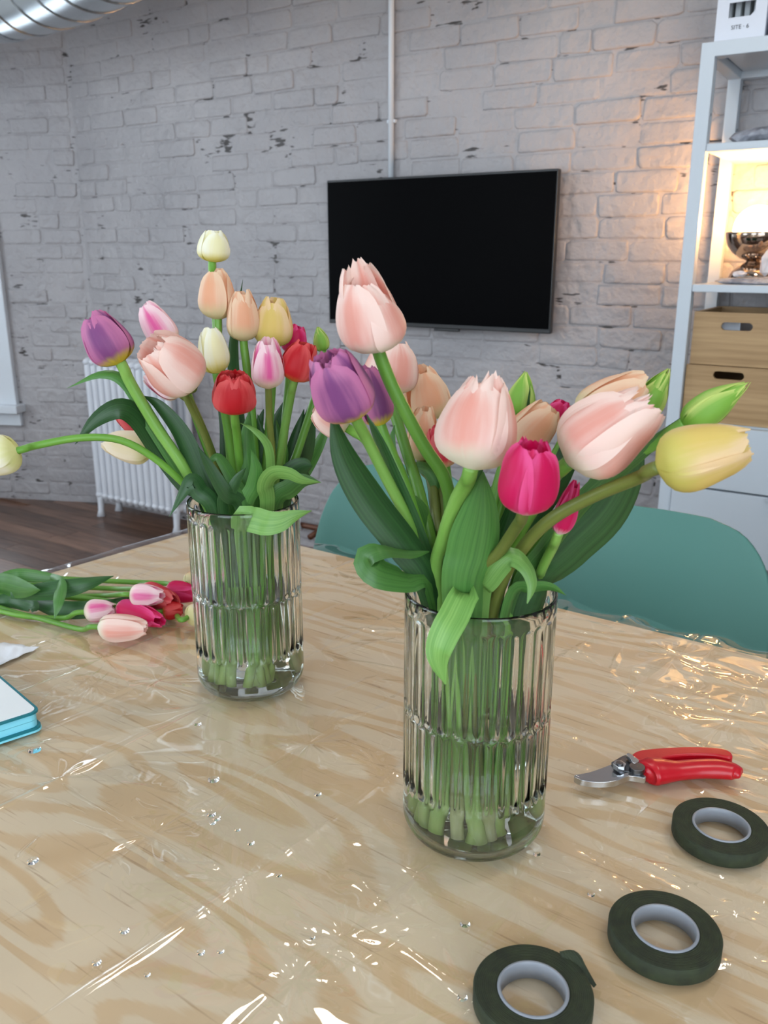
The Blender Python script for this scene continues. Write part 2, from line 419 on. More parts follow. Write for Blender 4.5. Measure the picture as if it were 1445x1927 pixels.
# ================================================================== the room
C0 = Vector((-1.40, 4.22, 0)); DW = Vector((.847, -.531, 0)).normalized(); NW = Vector((-DW.y, DW.x, 0)) * -1
NW = Vector((DW.y, -DW.x, 0))                      # into the room (towards the lens)
if NW.y > 0: NW = -NW
DL = Vector((-.985, .174, 0)).normalized(); NL = Vector((-DL.y, DL.x, 0))
if NL.y > 0: NL = -NL
CEIL = 2.95
P_BACK1 = C0 + DW * 5.5; P_LEFT1 = C0 + DL * 1.75; YREAR = -1.5

def wall(name, p0, p1, nin, holes, material, th=.22, ztop=CEIL, label=None):
    d = (p1 - p0); L = d.length; d.normalize()
    xs = sorted({0, L, *[h[0] for h in holes], *[h[1] for h in holes]}); zs = sorted({0, ztop, *[h[2] for h in holes], *[h[3] for h in holes]})
    b = MB(); M = Matrix((d, -nin, Vector((0, 0, 1)))).transposed()
    for i in range(len(xs) - 1):
        for j in range(len(zs) - 1):
            xm, zm = (xs[i] + xs[i + 1]) / 2, (zs[j] + zs[j + 1]) / 2
            if any(h[0] < xm < h[1] and h[2] < zm < h[3] for h in holes): continue
            b.box(p0 + d * xm - nin * th / 2 + Vector((0, 0, zm)), (xs[i + 1] - xs[i], th, zs[j + 1] - zs[j]), M=M)
    o = b.build(name, material); tag(o, label, 'wall', kind='structure'); return o

def window(name, p0, d, nin, h, label, rows=2, th=.22, casing=.115):
    x0, x1, z0, z1 = h; root = thing(name, label, 'window', p0 + d * ((x0 + x1) / 2) + Vector((0, 0, z0)), kind='structure')
    M = Matrix((d, -nin, Vector((0, 0, 1)))).transposed(); W = x1 - x0; H = z1 - z0
    def bar(nm, cx, cz, w, hgt, dep, off, mt=M_WOODTRIM, bev=.004):
        b = MB(); b.box(M @ Vector((cx, off, cz)), (w, dep, hgt), M=M); return b.build(nm, mt, root, bevel=bev)
    c = casing
    bar('casing', -W / 2 - c / 2 + .01, H / 2, c, H + .02, .03, -.015); bar('casing', W / 2 + c / 2 - .01, H / 2, c, H + .02, .03, -.015)
    bar('casing', 0, H + c / 2 - .01, W + 2 * c, c, .034, -.017)
    bar('sill', 0, -.02, W + 2 * c + .04, .04, .10, -.03); bar('apron', 0, -.075, W + 2 * c, .07, .026, -.013)
    for s in (-1, 1):
        bar('jamb', s * (W / 2 - .012), H / 2, .024, H, th - .02, th / 2)
        bar('stop_bead', s * (W / 2 - .04), H / 2, .03, H, .02, .05)
    for k in range(rows):
        zc = H * (k + .5) / rows; hh = H / rows; off = .085 + .045 * k
        for s in (-1, 1): bar('sash_stile', s * (W / 2 - .05), zc, .05, hh, .035, off)
        for s in (-1, 1): bar('sash_rail', 0, zc + s * (hh / 2 - .028), W - .14, .055, .034, off)
        b = MB(); b.box(M @ Vector((0, off, zc)), (W - .14, .005, hh - .10), M=M); b.build('pane', M_PANE, root)
    ld = bpy.data.lights.new(name + '_portal', 'AREA'); ld.shape = 'RECTANGLE'; ld.size = W; ld.size_y = H; ld.cycles.is_portal = True
    lo = bpy.data.objects.new('daylight_portal', ld); COL.objects.link(lo); lo.location = p0 + d * ((x0 + x1) / 2) + Vector((0, 0, (z0 + z1) / 2)) - nin * (th + .02)
    lo.rotation_euler = nin.to_track_quat('-Z', 'Y').to_euler()
    return root

HOLE_L = (.54, 1.50, .50, 1.80)
w_back = wall('wall_back', C0, P_BACK1, NW, [], M_MORTAR, label='white painted brick wall behind the television and radiator')
w_left = wall('wall_left', C0, P_LEFT1, NL, [HOLE_L], M_MORTAR, label='white painted brick wall around the window at far left')
window('window_1', C0, DL, NL, HOLE_L, 'white framed window in the brick wall at the left edge')
pS = Vector((P_LEFT1.x, YREAR, 0)); NS = Vector((1, 0, 0)); dS = Vector((0, -1, 0)); LS = P_LEFT1.y - YREAR
HS = [(1.3, 2.6, .6, 2.6), (3.5, 4.9, .6, 2.6)]
wall('wall_side', P_LEFT1, pS, NS, HS, M_PLASTER, label='plain plaster wall with two tall windows left of the table')
window('window_2', P_LEFT1, dS, NS, HS[0], 'tall white window in the plaster side wall, nearer the brick wall')
window('window_3', P_LEFT1, dS, NS, HS[1], 'tall white window in the plaster side wall, beside the viewer')
pR = Vector((P_BACK1.x, YREAR, 0))
HR = [(.7, 2.5, .75, 2.8), (3.0, 4.8, .75, 2.8)]
wall('wall_rear', pS, pR, Vector((0, 1, 0)), HR, M_PLASTER, label='plain plaster wall with two windows behind the viewer')
window('window_4', pS, Vector((1, 0, 0)), Vector((0, 1, 0)), HR[0], 'wide white window behind the viewer, left one')
window('window_5', pS, Vector((1, 0, 0)), Vector((0, 1, 0)), HR[1], 'wide white window behind the viewer, right one')
wall('wall_right', pR, P_BACK1, Vector((-1, 0, 0)), [], M_PLASTER, label='plain plaster wall at the right end of the room')
poly = [C0, P_LEFT1, pS, pR, P_BACK1]
b = MB(); b.prism([(q.x * 1.08, q.y * 1.06) for q in poly], CEIL, CEIL + .1); tag(b.build('ceiling', M_CEIL), 'plain pale ceiling', 'ceiling', kind='structure')
b = MB(); b.prism([(q.x * 1.08, q.y * 1.06) for q in poly], -.12, -.012); floor = tag(b.build('floor', M_FLOOR), 'dark brown wooden plank floor', 'floor', kind='structure')

# bricks: a dozen shared shapes, painted over, standing a little proud of the joints
def brick_shape(i, L, H, deep):
    rs = random.Random(100 + i); hx, hz = L / 2, H / 2; pts = []
    for sx, sz in ((1, 1), (-1, 1), (-1, -1), (1, -1)):
        c = .004 + .007 * rs.random()
        a = (sx * hx, sz * (hz - c)); q = (sx * (hx - c), sz * hz)
        pts += [a, q] if sx * sz > 0 else [q, a]
    pts = [(x + rs.uniform(-.005, .002), z + rs.uniform(-.0035, .0025)) for x, z in pts]
    n = len(pts); v = []
    for k, (ins, d) in enumerate(((0, -.006), (.0003, deep * .55), (.0035, deep), (.010, deep))):
        for x, z in pts:
            v.append((x * (1 - ins / hx), -d - (rs.uniform(-.0010, .0010) if k > 1 else 0), z * (1 - ins / hz)))
    v.append((0, -deep - .0005, 0))
    f = []
    for k in range(3):
        for j in range(n): f.append((k * n + j, (k + 1) * n + j, (k + 1) * n + (j + 1) % n, k * n + (j + 1) % n))
    for j in range(n): f.append((3 * n + j, 4 * n, 3 * n + (j + 1) % n))
    f = [tuple(reversed(q)) for q in f]
    me = mesh('brick', v, f); me.materials.append(M_BRICK); return me
LENS = [.205, .198, .192, .102]
SHAPES = {l: [brick_shape(i + int(l * 1000), l, .0632, .0026 + .0007 * i) for i in range(5)] for l in LENS}
COURSE = .0685

def bricks(wl, p0, d, nin, a0, a1, holes, limit, hide, seed):
    rs = random.Random(seed); cand = []; ang = math.atan2(d.y, d.x)
    flip = (d.x * -nin.y + d.y * nin.x) ; rows = int(CEIL / COURSE)
    for r in range(rows):
        z = .03 + COURSE * (r + .5); x = a0 + rs.uniform(0, .012); first = r % 2
        while x < a1:
            l = .102 if first else rs.choices(LENS, (5, 4, 3, 1))[0]; first = 0; xc = x + l / 2; x += l + .0055
            if xc - l / 2 < a0 - .02 or xc + l / 2 > a1 + .02: continue
            if any(h[0] - l / 2 < xc < h[1] + l / 2 and h[2] < z < h[3] for h in holes): continue
            cand.append((xc, z + rs.uniform(-.002, .002), l, rs.randrange(5), rs.uniform(-.012, .012), rs.uniform(-.0046, .0010)))
    sc = []
    for c in cand:
        P = p0 + d * c[0] + Vector((0, 0, c[1])); q = pix(P)
        vis = q is not None and -30 < q[0] < 1475 and -20 < q[1] < 1010 and not hide(q)
        sc.append((c[2] / q[2] ** 2 if vis else 0, c, P))
    sc.sort(key=lambda t: -t[0])
    rest_v, rest_f = [], []
    base = Matrix((d, -nin, Vector((0, 0, 1)))).transposed()
    if base.determinant() < 0: base = Matrix((-d, -nin, Vector((0, 0, 1)))).transposed()
    for k, (s, c, P) in enumerate(sc):
        me = SHAPES[c[2]][c[3]]; Mx = base @ Matrix.Rotation(c[4], 3, 'Y'); loc = P + nin * c[5]
        if s > 0 and k < limit:
            o = link('brick', me, None, wl); o.matrix_local = Matrix.Translation(loc) @ Mx.to_4x4()
        else:
            n0 = len(rest_v); rest_v += [Mx @ v.co + loc for v in me.vertices]
            rest_f += [tuple(i + n0 for i in p.vertices) for p in me.polygons]
    if rest_v:
        o = link('brick_courses', mesh('brick_courses', rest_v, rest_f), M_BRICK, wl); o['kind'] = 'stuff'

bricks(w_back, C0, DW, NW, .01, 4.2, [], 300, lambda q: 625 < q[0] < 1030 and 345 < q[1] < 600, 3)
bricks(w_left, C0, DL, NL, .01, 1.74, [(HOLE_L[0] - .11, HOLE_L[1] + .11, HOLE_L[2] - .12, HOLE_L[3] + .11)], 200, lambda q: False, 5)

# floor boards
rs = random.Random(11); k = 0
PLANK = {}
for L in (.55, .7, .85):
    b = MB(); b.box((0, 0, 0), (L - .002, .0815, .012)); me = mesh('plank', b.v, b.f, False); me.materials.append(M_FLOOR); PLANK[L] = me
angw = math.atan2(DW.y, DW.x); nplank = 0
rest = MB()
for r in range(60):
    off = .02 + .083 * r; x = -1.7 - rs.uniform(0, .6)
    while x < 5.2:
        L = rs.choice((.55, .7, .85)); c = C0 + DW * (x + L / 2) + NW * off; x += L
        if c.x < P_LEFT1.x + .2 or c.y < YREAR + .3 or (c - C0).dot(NL) < .05: continue
        q = pix(c + Vector((0, 0, -.006)))
        if q and -120 < q[0] < 800 and 900 < q[1] < 1150 and nplank < 290:
            o = link('plank', PLANK[L], None, floor); o.location = (c.x, c.y, -.006); o.rotation_euler = (0, 0, angw); nplank += 1
        else: rest.box((c.x, c.y, -.006), (L - .002, .0815, .012), angw)
o = rest.build('floorboards', M_FLOOR, floor); o['kind'] = 'stuff'

# added, unseen ceiling lamps: brighten the table and draw glints on the plastic
def m_fill_glow():
    m, nt, b, o = new_mat('fill_lamp_glow'); e = nd(nt, 'ShaderNodeEmission'); e.inputs[0].default_value = (1.0, .93, .84, 1); e.inputs[1].default_value = FILL_LAMP
    nt.links.new(e.outputs[0], o.inputs[0]); return m
M_FILL_GLOW = m_fill_glow()
for x, y, lb in ((-.25, 1.75, 'added round fill lamp on the ceiling above the table, left one'), (1.15, .95, 'added round fill lamp on the ceiling above the table, right one')):
    r = thing('fill_lamp', lb, 'ceiling lamp', (x, y, CEIL))
    b = MB(); b.lathe([(.001, -.0005), (.20, -.0005), (.21, -.01), (.21, -.06), (.20, -.065), (.19, -.06)], 40); b.build('housing', M_WHITE, r, True)
    b = MB(); b.lathe([(.192, -.055), (.19, -.066), (.14, -.078), (.001, -.084)], 40); b.build('fill_diffuser', M_FILL_GLOW, r, True)

# ================================================================== television
def back_at(px, py, off):                          # the point of a plane standing off the back wall
    d = ray(px, py); p = C0 + NW * off
    s = (p - Vector((0, 0, 0))).dot(NW) / d.dot(NW)
    return Vector((d.x * s, d.y * s, EYE + d.z * s))
MWB = Matrix((DW, -NW, Vector((0, 0, 1)))).transposed()       # x along wall, y into wall
tv_l, tv_r = back_at(617, 474, .075), back_at(1043, 474, .075)
tv_top = (back_at(611, 340, .075).z + back_at(1049, 317, .075).z) / 2; tv_bot = (back_at(625, 608, .075).z + back_at(1037, 629, .075).z) / 2
W = (tv_r - tv_l).length; H = tv_top - tv_bot; tc_ = (tv_l + tv_r) / 2; tc_.z = (tv_top + tv_bot) / 2
tv = thing('television', 'black flat screen television mounted on the brick wall', 'television', (tc_.x, tc_.y, tv_bot))
def wbox(nm, par, loc, x, y, z, size, mt, bevel=.0, M=MWB):
    b = MB(); b.box(M @ Vector((x, y, z)), size, M=M); return b.build(nm, mt, par, bevel=bevel)
wbox('housing', tv, 0, 0, .012, H / 2, (W, .024, H), M_BEZEL, .003)
wbox('screen', tv, 0, 0, -.001, H / 2 + .004, (W - .012, .004, H - .022), M_BLACK)
wbox('rear_box', tv, 0, 0, .04, H * .42, (W * .6, .036, H * .6), M_BEZEL, .004)
wbox('wall_bracket', tv, 0, 0, .066, H * .45, (.34, .022, .22), M_DARKSTEEL)
wbox('infrared_bump', tv, 0, .06, .006, -.004, (.10, .012, .010), M_BEZEL, .002)
# conduit above the television
ct = back_at(736, 165, .014); zt = back_at(735, 0, .014).z
cdt = thing('conduit', 'thin white cable conduit running up the wall above the television', 'conduit', (ct.x, ct.y, tv_top - .12))
b = MB(); b.tube([(0, 0, 0), (0, 0, CEIL - tv_top + .10)], .0105, 12); b.build('pipe', M_WOODTRIM, cdt, True)
for zz in (back_at(737, 228, .014).z, 2.5):
    wbox('clip', cdt, 0, 0, .006, zz - (tv_top - .12), (.034, .016, .012), M_WOODTRIM, .002)

# ================================================================== radiator
rp = C0 + DW * .175 + NW * .25
rl, rr_ = on_z(178, 972, 0), on_z(336, 1006, 0)
rad = thing('radiator', 'white cast iron column radiator against the brick wall', 'radiator', (rl.x, rl.y, 0), rotz=angw)
RL = (rr_ - rl).length; NS_ = 13; pit = RL / NS_; RH = .775; DEP = .17
def rad_section():
    b = MB()
    for y in (.03, DEP - .03):                       # local +y is towards the wall
        pts = [(0, y, .085), (0, y, .11)] + [(0, y, z) for z in (.2, .4, .6)] + [(0, y, RH - .06), (0, y, RH - .03)]
        b.tube(pts, [.012, .0165, .017, .017, .017, .0175, .014], 10)
    for z, r in ((RH - .035, .026), (.105, .024)):
        b.tube([(0, .012, z), (0, .03, z + .004), (0, DEP / 2, z + .005), (0, DEP - .03, z + .004), (0, DEP - .012, z)], [.012, .018, r * .72, .018, .012], 10)
        b.tube([(-pit / 2, DEP / 2, z), (pit / 2, DEP / 2, z)], r, 12)
    me = mesh('section', b.v, b.f); me.materials.append(M_RAD); return me
sec = rad_section()
for k in range(NS_):
    o = link('section', sec, None, rad, ((k + .5) * pit, 0, 0))
for x in (.5 * pit, (NS_ - .5) * pit):
    for y in (.03, DEP - .03):
        b = MB(); b.tube([(x, y, .12), (x, y, .08), (x, y - .004, .03), (x, y - .006, .0)], [.018, .016, .014, .021], 10); b.build('foot', M_RAD, rad, True)
xe = NS_ * pit
b = MB(); b.tube([(xe, DEP / 2, .10), (xe + .06, DEP / 2, .10)], .019, 12); b.build('union_nut', M_RAD, rad, True)
b = MB(); b.tube([(xe + .06, DEP / 2, .10), (xe + .10, DEP / 2, .10), (xe + .10, DEP / 2, .02), (xe + .10, DEP / 2, 0)], .014, 12); b.build('supply_pipe', M_RAD, rad, True)
b = MB(); b.lathe([(.001, 0), (.026, 0), (.03, .008), (.026, .02), (.001, .022)], 20, (xe + .10, DEP / 2, .125)); b.tube([(xe + .10, DEP / 2, .10), (xe + .10, DEP / 2, .13)], .008); b.build('valve_wheel', M_BEZEL, rad, True)
# brown pipe along the wall
pa, pb = back_at(560, 989, .06), back_at(607, 996, .06)
pdir = DW * -1
pp = thing('heating_pipe', 'brown heating pipe with an elbow near the floor, right of the near vase rim', 'pipe', (pb.x, pb.y, 0))
pp['label'] = 'brown heating pipe with an elbow low on the brick wall'
b = MB(); e = pb; b.tube([Vector((0, 0, pb.z)) - DW * .62, Vector((0, 0, pb.z)) - DW * .02, Vector((0, 0, pb.z)), Vector((0, 0, pb.z)) + NW * .02, Vector((0, 0, pb.z - .01)) + NW * .09], .0125, 12)
b.build('tube', M_COPPER, pp, True)
b = MB(); q = Vector((0, 0, pb.z)) - DW * .11
b.tube([q + Vector((0, 0, .05)) - NW * .05, q + Vector((0, 0, .04)) + NW * .012, q + Vector((0, 0, .012)) + NW * .02, q + Vector((0, 0, -.016)) + NW * .012, q + Vector((0, 0, -.018)) - NW * .004], .007, 8)
b.build('hook_bracket', M_WOODTRIM, pp, True)

# ================================================================== duct
dpts = [(x_, y_, 2.155) for x_, y_ in ((-3.0, 3.62), (-2.2, 3.62), (-1.75, 3.61), (-1.46, 3.58), (-1.25, 3.47), (-1.04, 3.28), (-.76, 2.98), (.2, 2.0), (1.2, 1.0))]
duct = thing('air_duct', 'shiny spiral steel air duct under the ceiling at top left', 'duct', (-1.7, 3.5, 2.1))
O = Vector(duct.location)
path = [p - O for p in spline(dpts, 90)]
RD = .175
b = MB(); b.tube(path, RD, 36, caps=False); b.build('pipe', M_GALV, duct, True)
# spiral seam
v = []; acc = 0; T0 = (path[1] - path[0]).normalized(); a = T0.orthogonal().normalized(); hel = []
for i in range(len(path) - 1):
    T = (path[i + 1] - path[i]); Ls = T.length; T.normalize(); a = (a - T * a.dot(T)).normalized(); bb = T.cross(a)
    for s in range(14):
        t = s / 14; ph = 2 * math.pi * (acc + Ls * t) / .15
        hel.append(path[i].lerp(path[i + 1], t) + (a * math.cos(ph) + bb * math.sin(ph)) * (RD + .001))
    acc += Ls
b = MB(); b.tube(hel, .0032, 5, caps=False); b.build('spiral_seam', M_GALV, duct, True)
T = (path[40] - path[39]).normalized()
for i in (36,):
    T = (path[i + 1] - path[i]).normalized()
    b = MB(); b.tube([path[i] - T * .035, path[i] - T * .03, path[i] + T * .03, path[i] + T * .035], [RD + .001, RD + .006, RD + .006, RD + .001], 36, caps=False); b.build('joint_collar', M_GALV, duct, True)

# ================================================================== shelving unit
SD = .37
su_o = Vector((.795, 2.40, 0))                     # front left foot
su = thing('shelving_unit', 'white shelving unit with drawers against the brick wall', 'shelf', su_o, rotz=angw)
SWID, PT = .80, .035
def sbox(nm, par, c, size, mt=M_SHELF, bevel=.002):
    b = MB(); b.box(c, size); return b.build(nm, mt, par, bevel=bevel)
Z1, Z2, Z3, Z4 = 1.725, 1.49, 1.142, .772
for x in (PT / 2, SWID - PT / 2):
    for y in (PT / 2, SD - PT / 2): sbox('post', su, (x, y, (Z1 - .03) / 2), (PT, PT, Z1 - .03))
# open top frame with an inset panel
sbox('top_rail', su, (SWID / 2, PT / 2, Z1 - .017), (SWID, PT, .034)); sbox('top_rail', su, (SWID / 2, SD - PT / 2, Z1 - .017), (SWID, PT, .034))
for x in (PT / 2, SWID - PT / 2): sbox('top_rail', su, (x, SD / 2, Z1 - .017), (PT, SD - 2 * PT, .034))
sbox('top_panel', su, (SWID / 2, SD / 2, Z1 - .01), (SWID - 2 * PT - .006, SD - 2 * PT - .006, .014))
for z in (Z2, Z3): sbox('shelf_board', su, (SWID / 2, SD / 2, z - .010), (SWID - 2 * PT - .002, SD, .020))
sbox('drawer_case', su, (SWID / 2, SD / 2 + .01, (Z4 + .37) / 2 + .002), (SWID - 2 * PT - .004, SD - .02, Z4 - .37 - .004))
for z0, z1 in ((.595, Z4 - .004), (.385, .589)):
    d_ = sbox('drawer_front', su, (SWID / 2, -.004, (z0 + z1) / 2), (SWID - 2 * PT - .006, .018, z1 - z0), bevel=.0015)
    sbox('finger_pull', d_, (SWID / 2 + .02, -.022, z1 - .004), (.26, .02, .006), bevel=.001)
for y in (PT / 2, SD - PT / 2):
    for x in (PT / 2, SWID - PT / 2): sbox('screw', su, (x + (.0005 if x < .1 else 0), y, 1.56), (PT + .002, .006, .006), M_DARKSTEEL, 0)
MS = Matrix.Rotation(angw, 3, 'Z')
def on_shelf(x, y, z): return su_o + MS @ Vector((x, y, z))

# bamboo boxes
def bamboo_box(label, x, y, z, w, d, h, sz_):
    r = thing('bamboo_box', label, 'storage box', on_shelf(x, y, z), 'bamboo boxes on the drawers', rotz=angw); t = .012
    sl_w, sl_h, sl_x, sl_z = .080, .021, -.078, sz_
    b = MB(); n = 9; pts = []
    for s, a0 in ((1, -90), (-1, 90)):
        for k in range(n): an = R(a0 + 180 * k / (n - 1)); pts.append((sl_x + s * (sl_w / 2 - sl_h / 2) + math.cos(an) * sl_h / 2, sl_z + math.sin(an) * sl_h / 2))
    bm = bmesh.new()
    outer = [bm.verts.new((px_, -d / 2, pz_)) for px_, pz_ in ((-w / 2, 0), (w / 2, 0), (w / 2, h), (-w / 2, h))]; inner = [bm.verts.new((px_, -d / 2, pz_)) for px_, pz_ in pts]
    ed = [bm.edges.new((outer[i], outer[(i + 1) % 4])) for i in range(4)] + [bm.edges.new((inner[i], inner[(i + 1) % len(inner)])) for i in range(len(inner))]
    bmesh.ops.triangle_fill(bm, use_beauty=True, use_dissolve=False, edges=ed)
    ext = bmesh.ops.extrude_face_region(bm, geom=bm.faces[:]); bmesh.ops.translate(bm, verts=[g for g in ext['geom'] if isinstance(g, bmesh.types.BMVert)], vec=(0, t, 0))
    bmesh.ops.recalc_face_normals(bm, faces=bm.faces[:]); me = bpy.data.meshes.new('front'); bm.to_mesh(me); bm.free()
    link('front_panel', me, M_BAMBOO, r)
    sbox('back_panel', r, (0, d / 2 - t / 2, h / 2), (w, t, h), M_BAMBOO, .001)
    for s in (-1, 1): sbox('side_panel', r, (s * (w / 2 - t / 2), 0, h / 2), (t, d - 2 * t, h), M_BAMBOO, .001)
    sbox('bottom_panel', r, (0, 0, t / 2 + .001), (w - 2 * t, d - 2 * t, t), M_BAMBOO, 0)
    return r
BX = PT + .003 + .19
bamboo_box('lower bamboo box with a dark handle slot, on the white drawers', BX, .165, Z4 + .001, .38, .30, .155, .131)
bamboo_box('upper bamboo box with a paper behind its handle slot, stacked on another box', BX + .006, .17, Z4 + .158, .38, .30, .140, .104)
o = tag(MB().box((0, 0, 0), (.055, .20, .10)).build('paper_stack', M_CARD, loc=on_shelf(BX - .10, .17, Z4 + .158 + .016 + .05)), 'white papers inside the upper bamboo box', 'paper'); o.rotation_euler = (0, 0, angw)

# magazine files on top
def magazine_file(label, x, txt):
    r = thing('magazine_file', label, 'file box', on_shelf(x, .16, Z1 + .001), 'white file boxes on the shelving unit', rotz=angw); w, d, h, t = .118, .25, .30, .003
    # front with a cut window
    pts = [(-.030, .055), (.022, .055), (.032, .065), (.032, .088), (-.030, .088)]
    bm = bmesh.new(); outer = [bm.verts.new((a, -d / 2, c)) for a, c in ((-w / 2, 0), (w / 2, 0), (w / 2, h * .62), (-w / 2, h * .62))]; inner = [bm.verts.new((a, -d / 2, c)) for a, c in pts]
    ed = [bm.edges.new((outer[i], outer[(i + 1) % 4])) for i in range(4)] + [bm.edges.new((inner[i], inner[(i + 1) % 5])) for i in range(5)]
    bmesh.ops.triangle_fill(bm, use_beauty=True, use_dissolve=False, edges=ed)
    ext = bmesh.ops.extrude_face_region(bm, geom=bm.faces[:]); bmesh.ops.translate(bm, verts=[g for g in ext['geom'] if isinstance(g, bmesh.types.BMVert)], vec=(0, t, 0))
    bmesh.ops.recalc_face_normals(bm, faces=bm.faces[:]); me = bpy.data.meshes.new('front'); bm.to_mesh(me); bm.free(); fp = link('front_panel', me, M_CARD, r)
    for s in (-1, 1): sbox('side_panel', r, (s * (w / 2 - t / 2), t, h / 2), (t, d - t, h), M_CARD, 0)
    sbox('back_panel', r, (0, d / 2 - t / 2, h / 2), (w - 2 * t, t, h), M_CARD, 0); sbox('bottom_panel', r, (0, 0, t / 2), (w - 2 * t, d - 2 * t, t), M_CARD, 0)
    for k in range(4): sbox('folder', r, (-.042 + .022 * k, .02, .11), (.012, .18, .205), M_PAGE, 0)
    if txt:
        cu = bpy.data.curves.new('print', 'FONT'); cu.body = txt; cu.size = .0135; cu.extrude = .0003; cu.align_x = 'CENTER'
        to = bpy.data.objects.new('tmp', cu); COL.objects.link(to); dg = bpy.context.evaluated_depsgraph_get(); me = bpy.data.meshes.new_from_object(to.evaluated_get(dg)); bpy.data.objects.remove(to)
        me.materials.clear(); p = link('print', me, M_DARKINK, fp); p.location = (.0, -d / 2 - .0004, .028); p.rotation_euler = (R(90), 0, 0)
    return r
magazine_file('white file box with a cut window and small print, left on the shelving unit', .080, 'SITE · 6')
magazine_file('white file box at the right frame edge, beside the printed one', .208, '')

# table lamp
LX, LY = .155, .15
lamp = thing('table_lamp', 'lit table lamp with a polished bowl and glowing globe', 'lamp', on_shelf(LX, LY, Z3 + .0005))
b = MB(); prof = [(.001, 0)] + [(.060 * math.sin(R(90 - a_ * .9)) if False else .062 * math.cos(R(a_)), .058 * math.sin(R(a_))) for a_ in range(0, 76, 7)] + [(.016, .060)]
b.lathe(prof, 40); b.build('foot', M_BRONZE, lamp, True)
b = MB(); prof = [(.014, .058)] + [(.078 * math.cos(R(a_)), .133 - .074 * -math.sin(R(a_)) if False else .133 + .076 * math.sin(R(a_))) for a_ in range(-78, 1, 6)] + [(.076, .134), (.074, .131)] + [(.074 * math.cos(R(a_)), .133 + .072 * math.sin(R(a_))) for a_ in range(-6, -79, -8)]
b.lathe(prof, 48); b.build('bowl', M_BRONZE, lamp, True)
b = MB(); b.lathe([(.0005, .068)] + [(.060 * math.cos(R(a_)), .140 + .062 * math.sin(R(a_))) for a_ in range(-75, 90, 9)] + [(.0005, .202)], 32); b.build('globe', M_GLOW, lamp, True)
lc = MB(); q0 = Vector((0, 0, 0)); M3 = MS
lc.tube([M3 @ Vector((.0, .05, .012)), M3 @ Vector((.0, .205, .012)), M3 @ Vector((.004, .228, .0)), M3 @ Vector((.003, .228, -.12)), M3 @ Vector((.0, .226, -.36))], .003, 8); lc.build('power_cord', M_CORD, lamp, True)

def rock(name, label, cat, loc, size, mt, seed, rotz=0, sub=2, amp=.22):
    bm = bmesh.new(); bmesh.ops.create_icosphere(bm, subdivisions=sub, radius=1)
    for v_ in bm.verts:
        k_ = 1 + amp * noise.noise(v_.co * 1.7 + Vector((seed, 0, 0)))
        v_.co = Vector((v_.co.x * k_ * size[0], v_.co.y * k_ * size[1], max(-.0, (v_.co.z * k_ + .75)) * size[2]))
    me = bpy.data.meshes.new(name); bm.to_mesh(me); bm.free()
    o = link(name, me, mt); o.location = loc; o.rotation_euler = (0, 0, rotz); return tag(o, label, cat)
rock('stone_slab', 'flat grey stone slab lying on the shelf under the lamp', 'stone', on_shelf(.20, .052, Z3), (.13, .042, .0115), M_STONE, 3, angw, 3)
rock('crystal', 'pale upright crystal on the stone slab in front of the lamp', 'crystal', on_shelf(.205, .052, Z3 + .0195), (.016, .013, .040), M_QUARTZ, 8, angw, 1, .3)
rock('agate_piece', 'small rough clear crystal cluster on the stone slab', 'crystal', on_shelf(.145, .04, Z3 + .0195), (.018, .012, .009), M_QUARTZ, 14, angw, 2, .5)
rock('stone_block', 'long grey stone lying on the upper shelf', 'stone', on_shelf(.20, .06, Z2), (.135, .04, .022), M_STONE, 21, angw, 2, .2)
rock('dark_stone', 'dark pointed stone resting on the grey stone of the upper shelf', 'stone', on_shelf(.225, .06, Z2 + .037), (.04, .026, .035), M_DARKSTONE, 33, angw, 1, .35)

# ================================================================== table
TZ = .75
D1 = Vector((.8205, -.5716, 0)).normalized(); D2 = Vector((-.6465, -.7629, 0)).normalized(); K = Vector((-.3053, 1.484, 0))
def ab(a_, b_, z=0): return K + D1 * a_ + D2 * b_ + Vector((0, 0, z))
TA, TB, TTH = 2.4, 1.02, .03
table = thing('table', 'large plywood table covered with a clear plastic sheet', 'table', ab(1.2, .5))
o_ = ab(1.2, .5)
corn = [ab(0, 0), ab(TA, 0), ab(TA, TB), ab(0, TB)]
v = [c - o_ + Vector((0, 0, TZ - TTH)) for c in corn] + [c - o_ + Vector((0, 0, TZ)) for c in corn]
me = mesh('tabletop', v, [(0, 1, 2, 3), (7, 6, 5, 4), (0, 4, 5, 1), (1, 5, 6, 2), (2, 6, 7, 3), (3, 7, 4, 0)], False, uv=[(0, 0), (TA, 0), (TA, TB), (0, TB)] * 2)
link('tabletop', me, M_PLY, table)
for a_, b_ in ((.12, .1), (TA - .12, .1), (TA - .12, TB - .1), (.12, TB - .1)):
    q = ab(a_, b_) - o_; bb = MB(); bb.tube([q + Vector((0, 0, 0)), q + Vector((0, 0, TZ - TTH))], .025, 16); bb.build('leg', M_WOODTRIM, table, True)

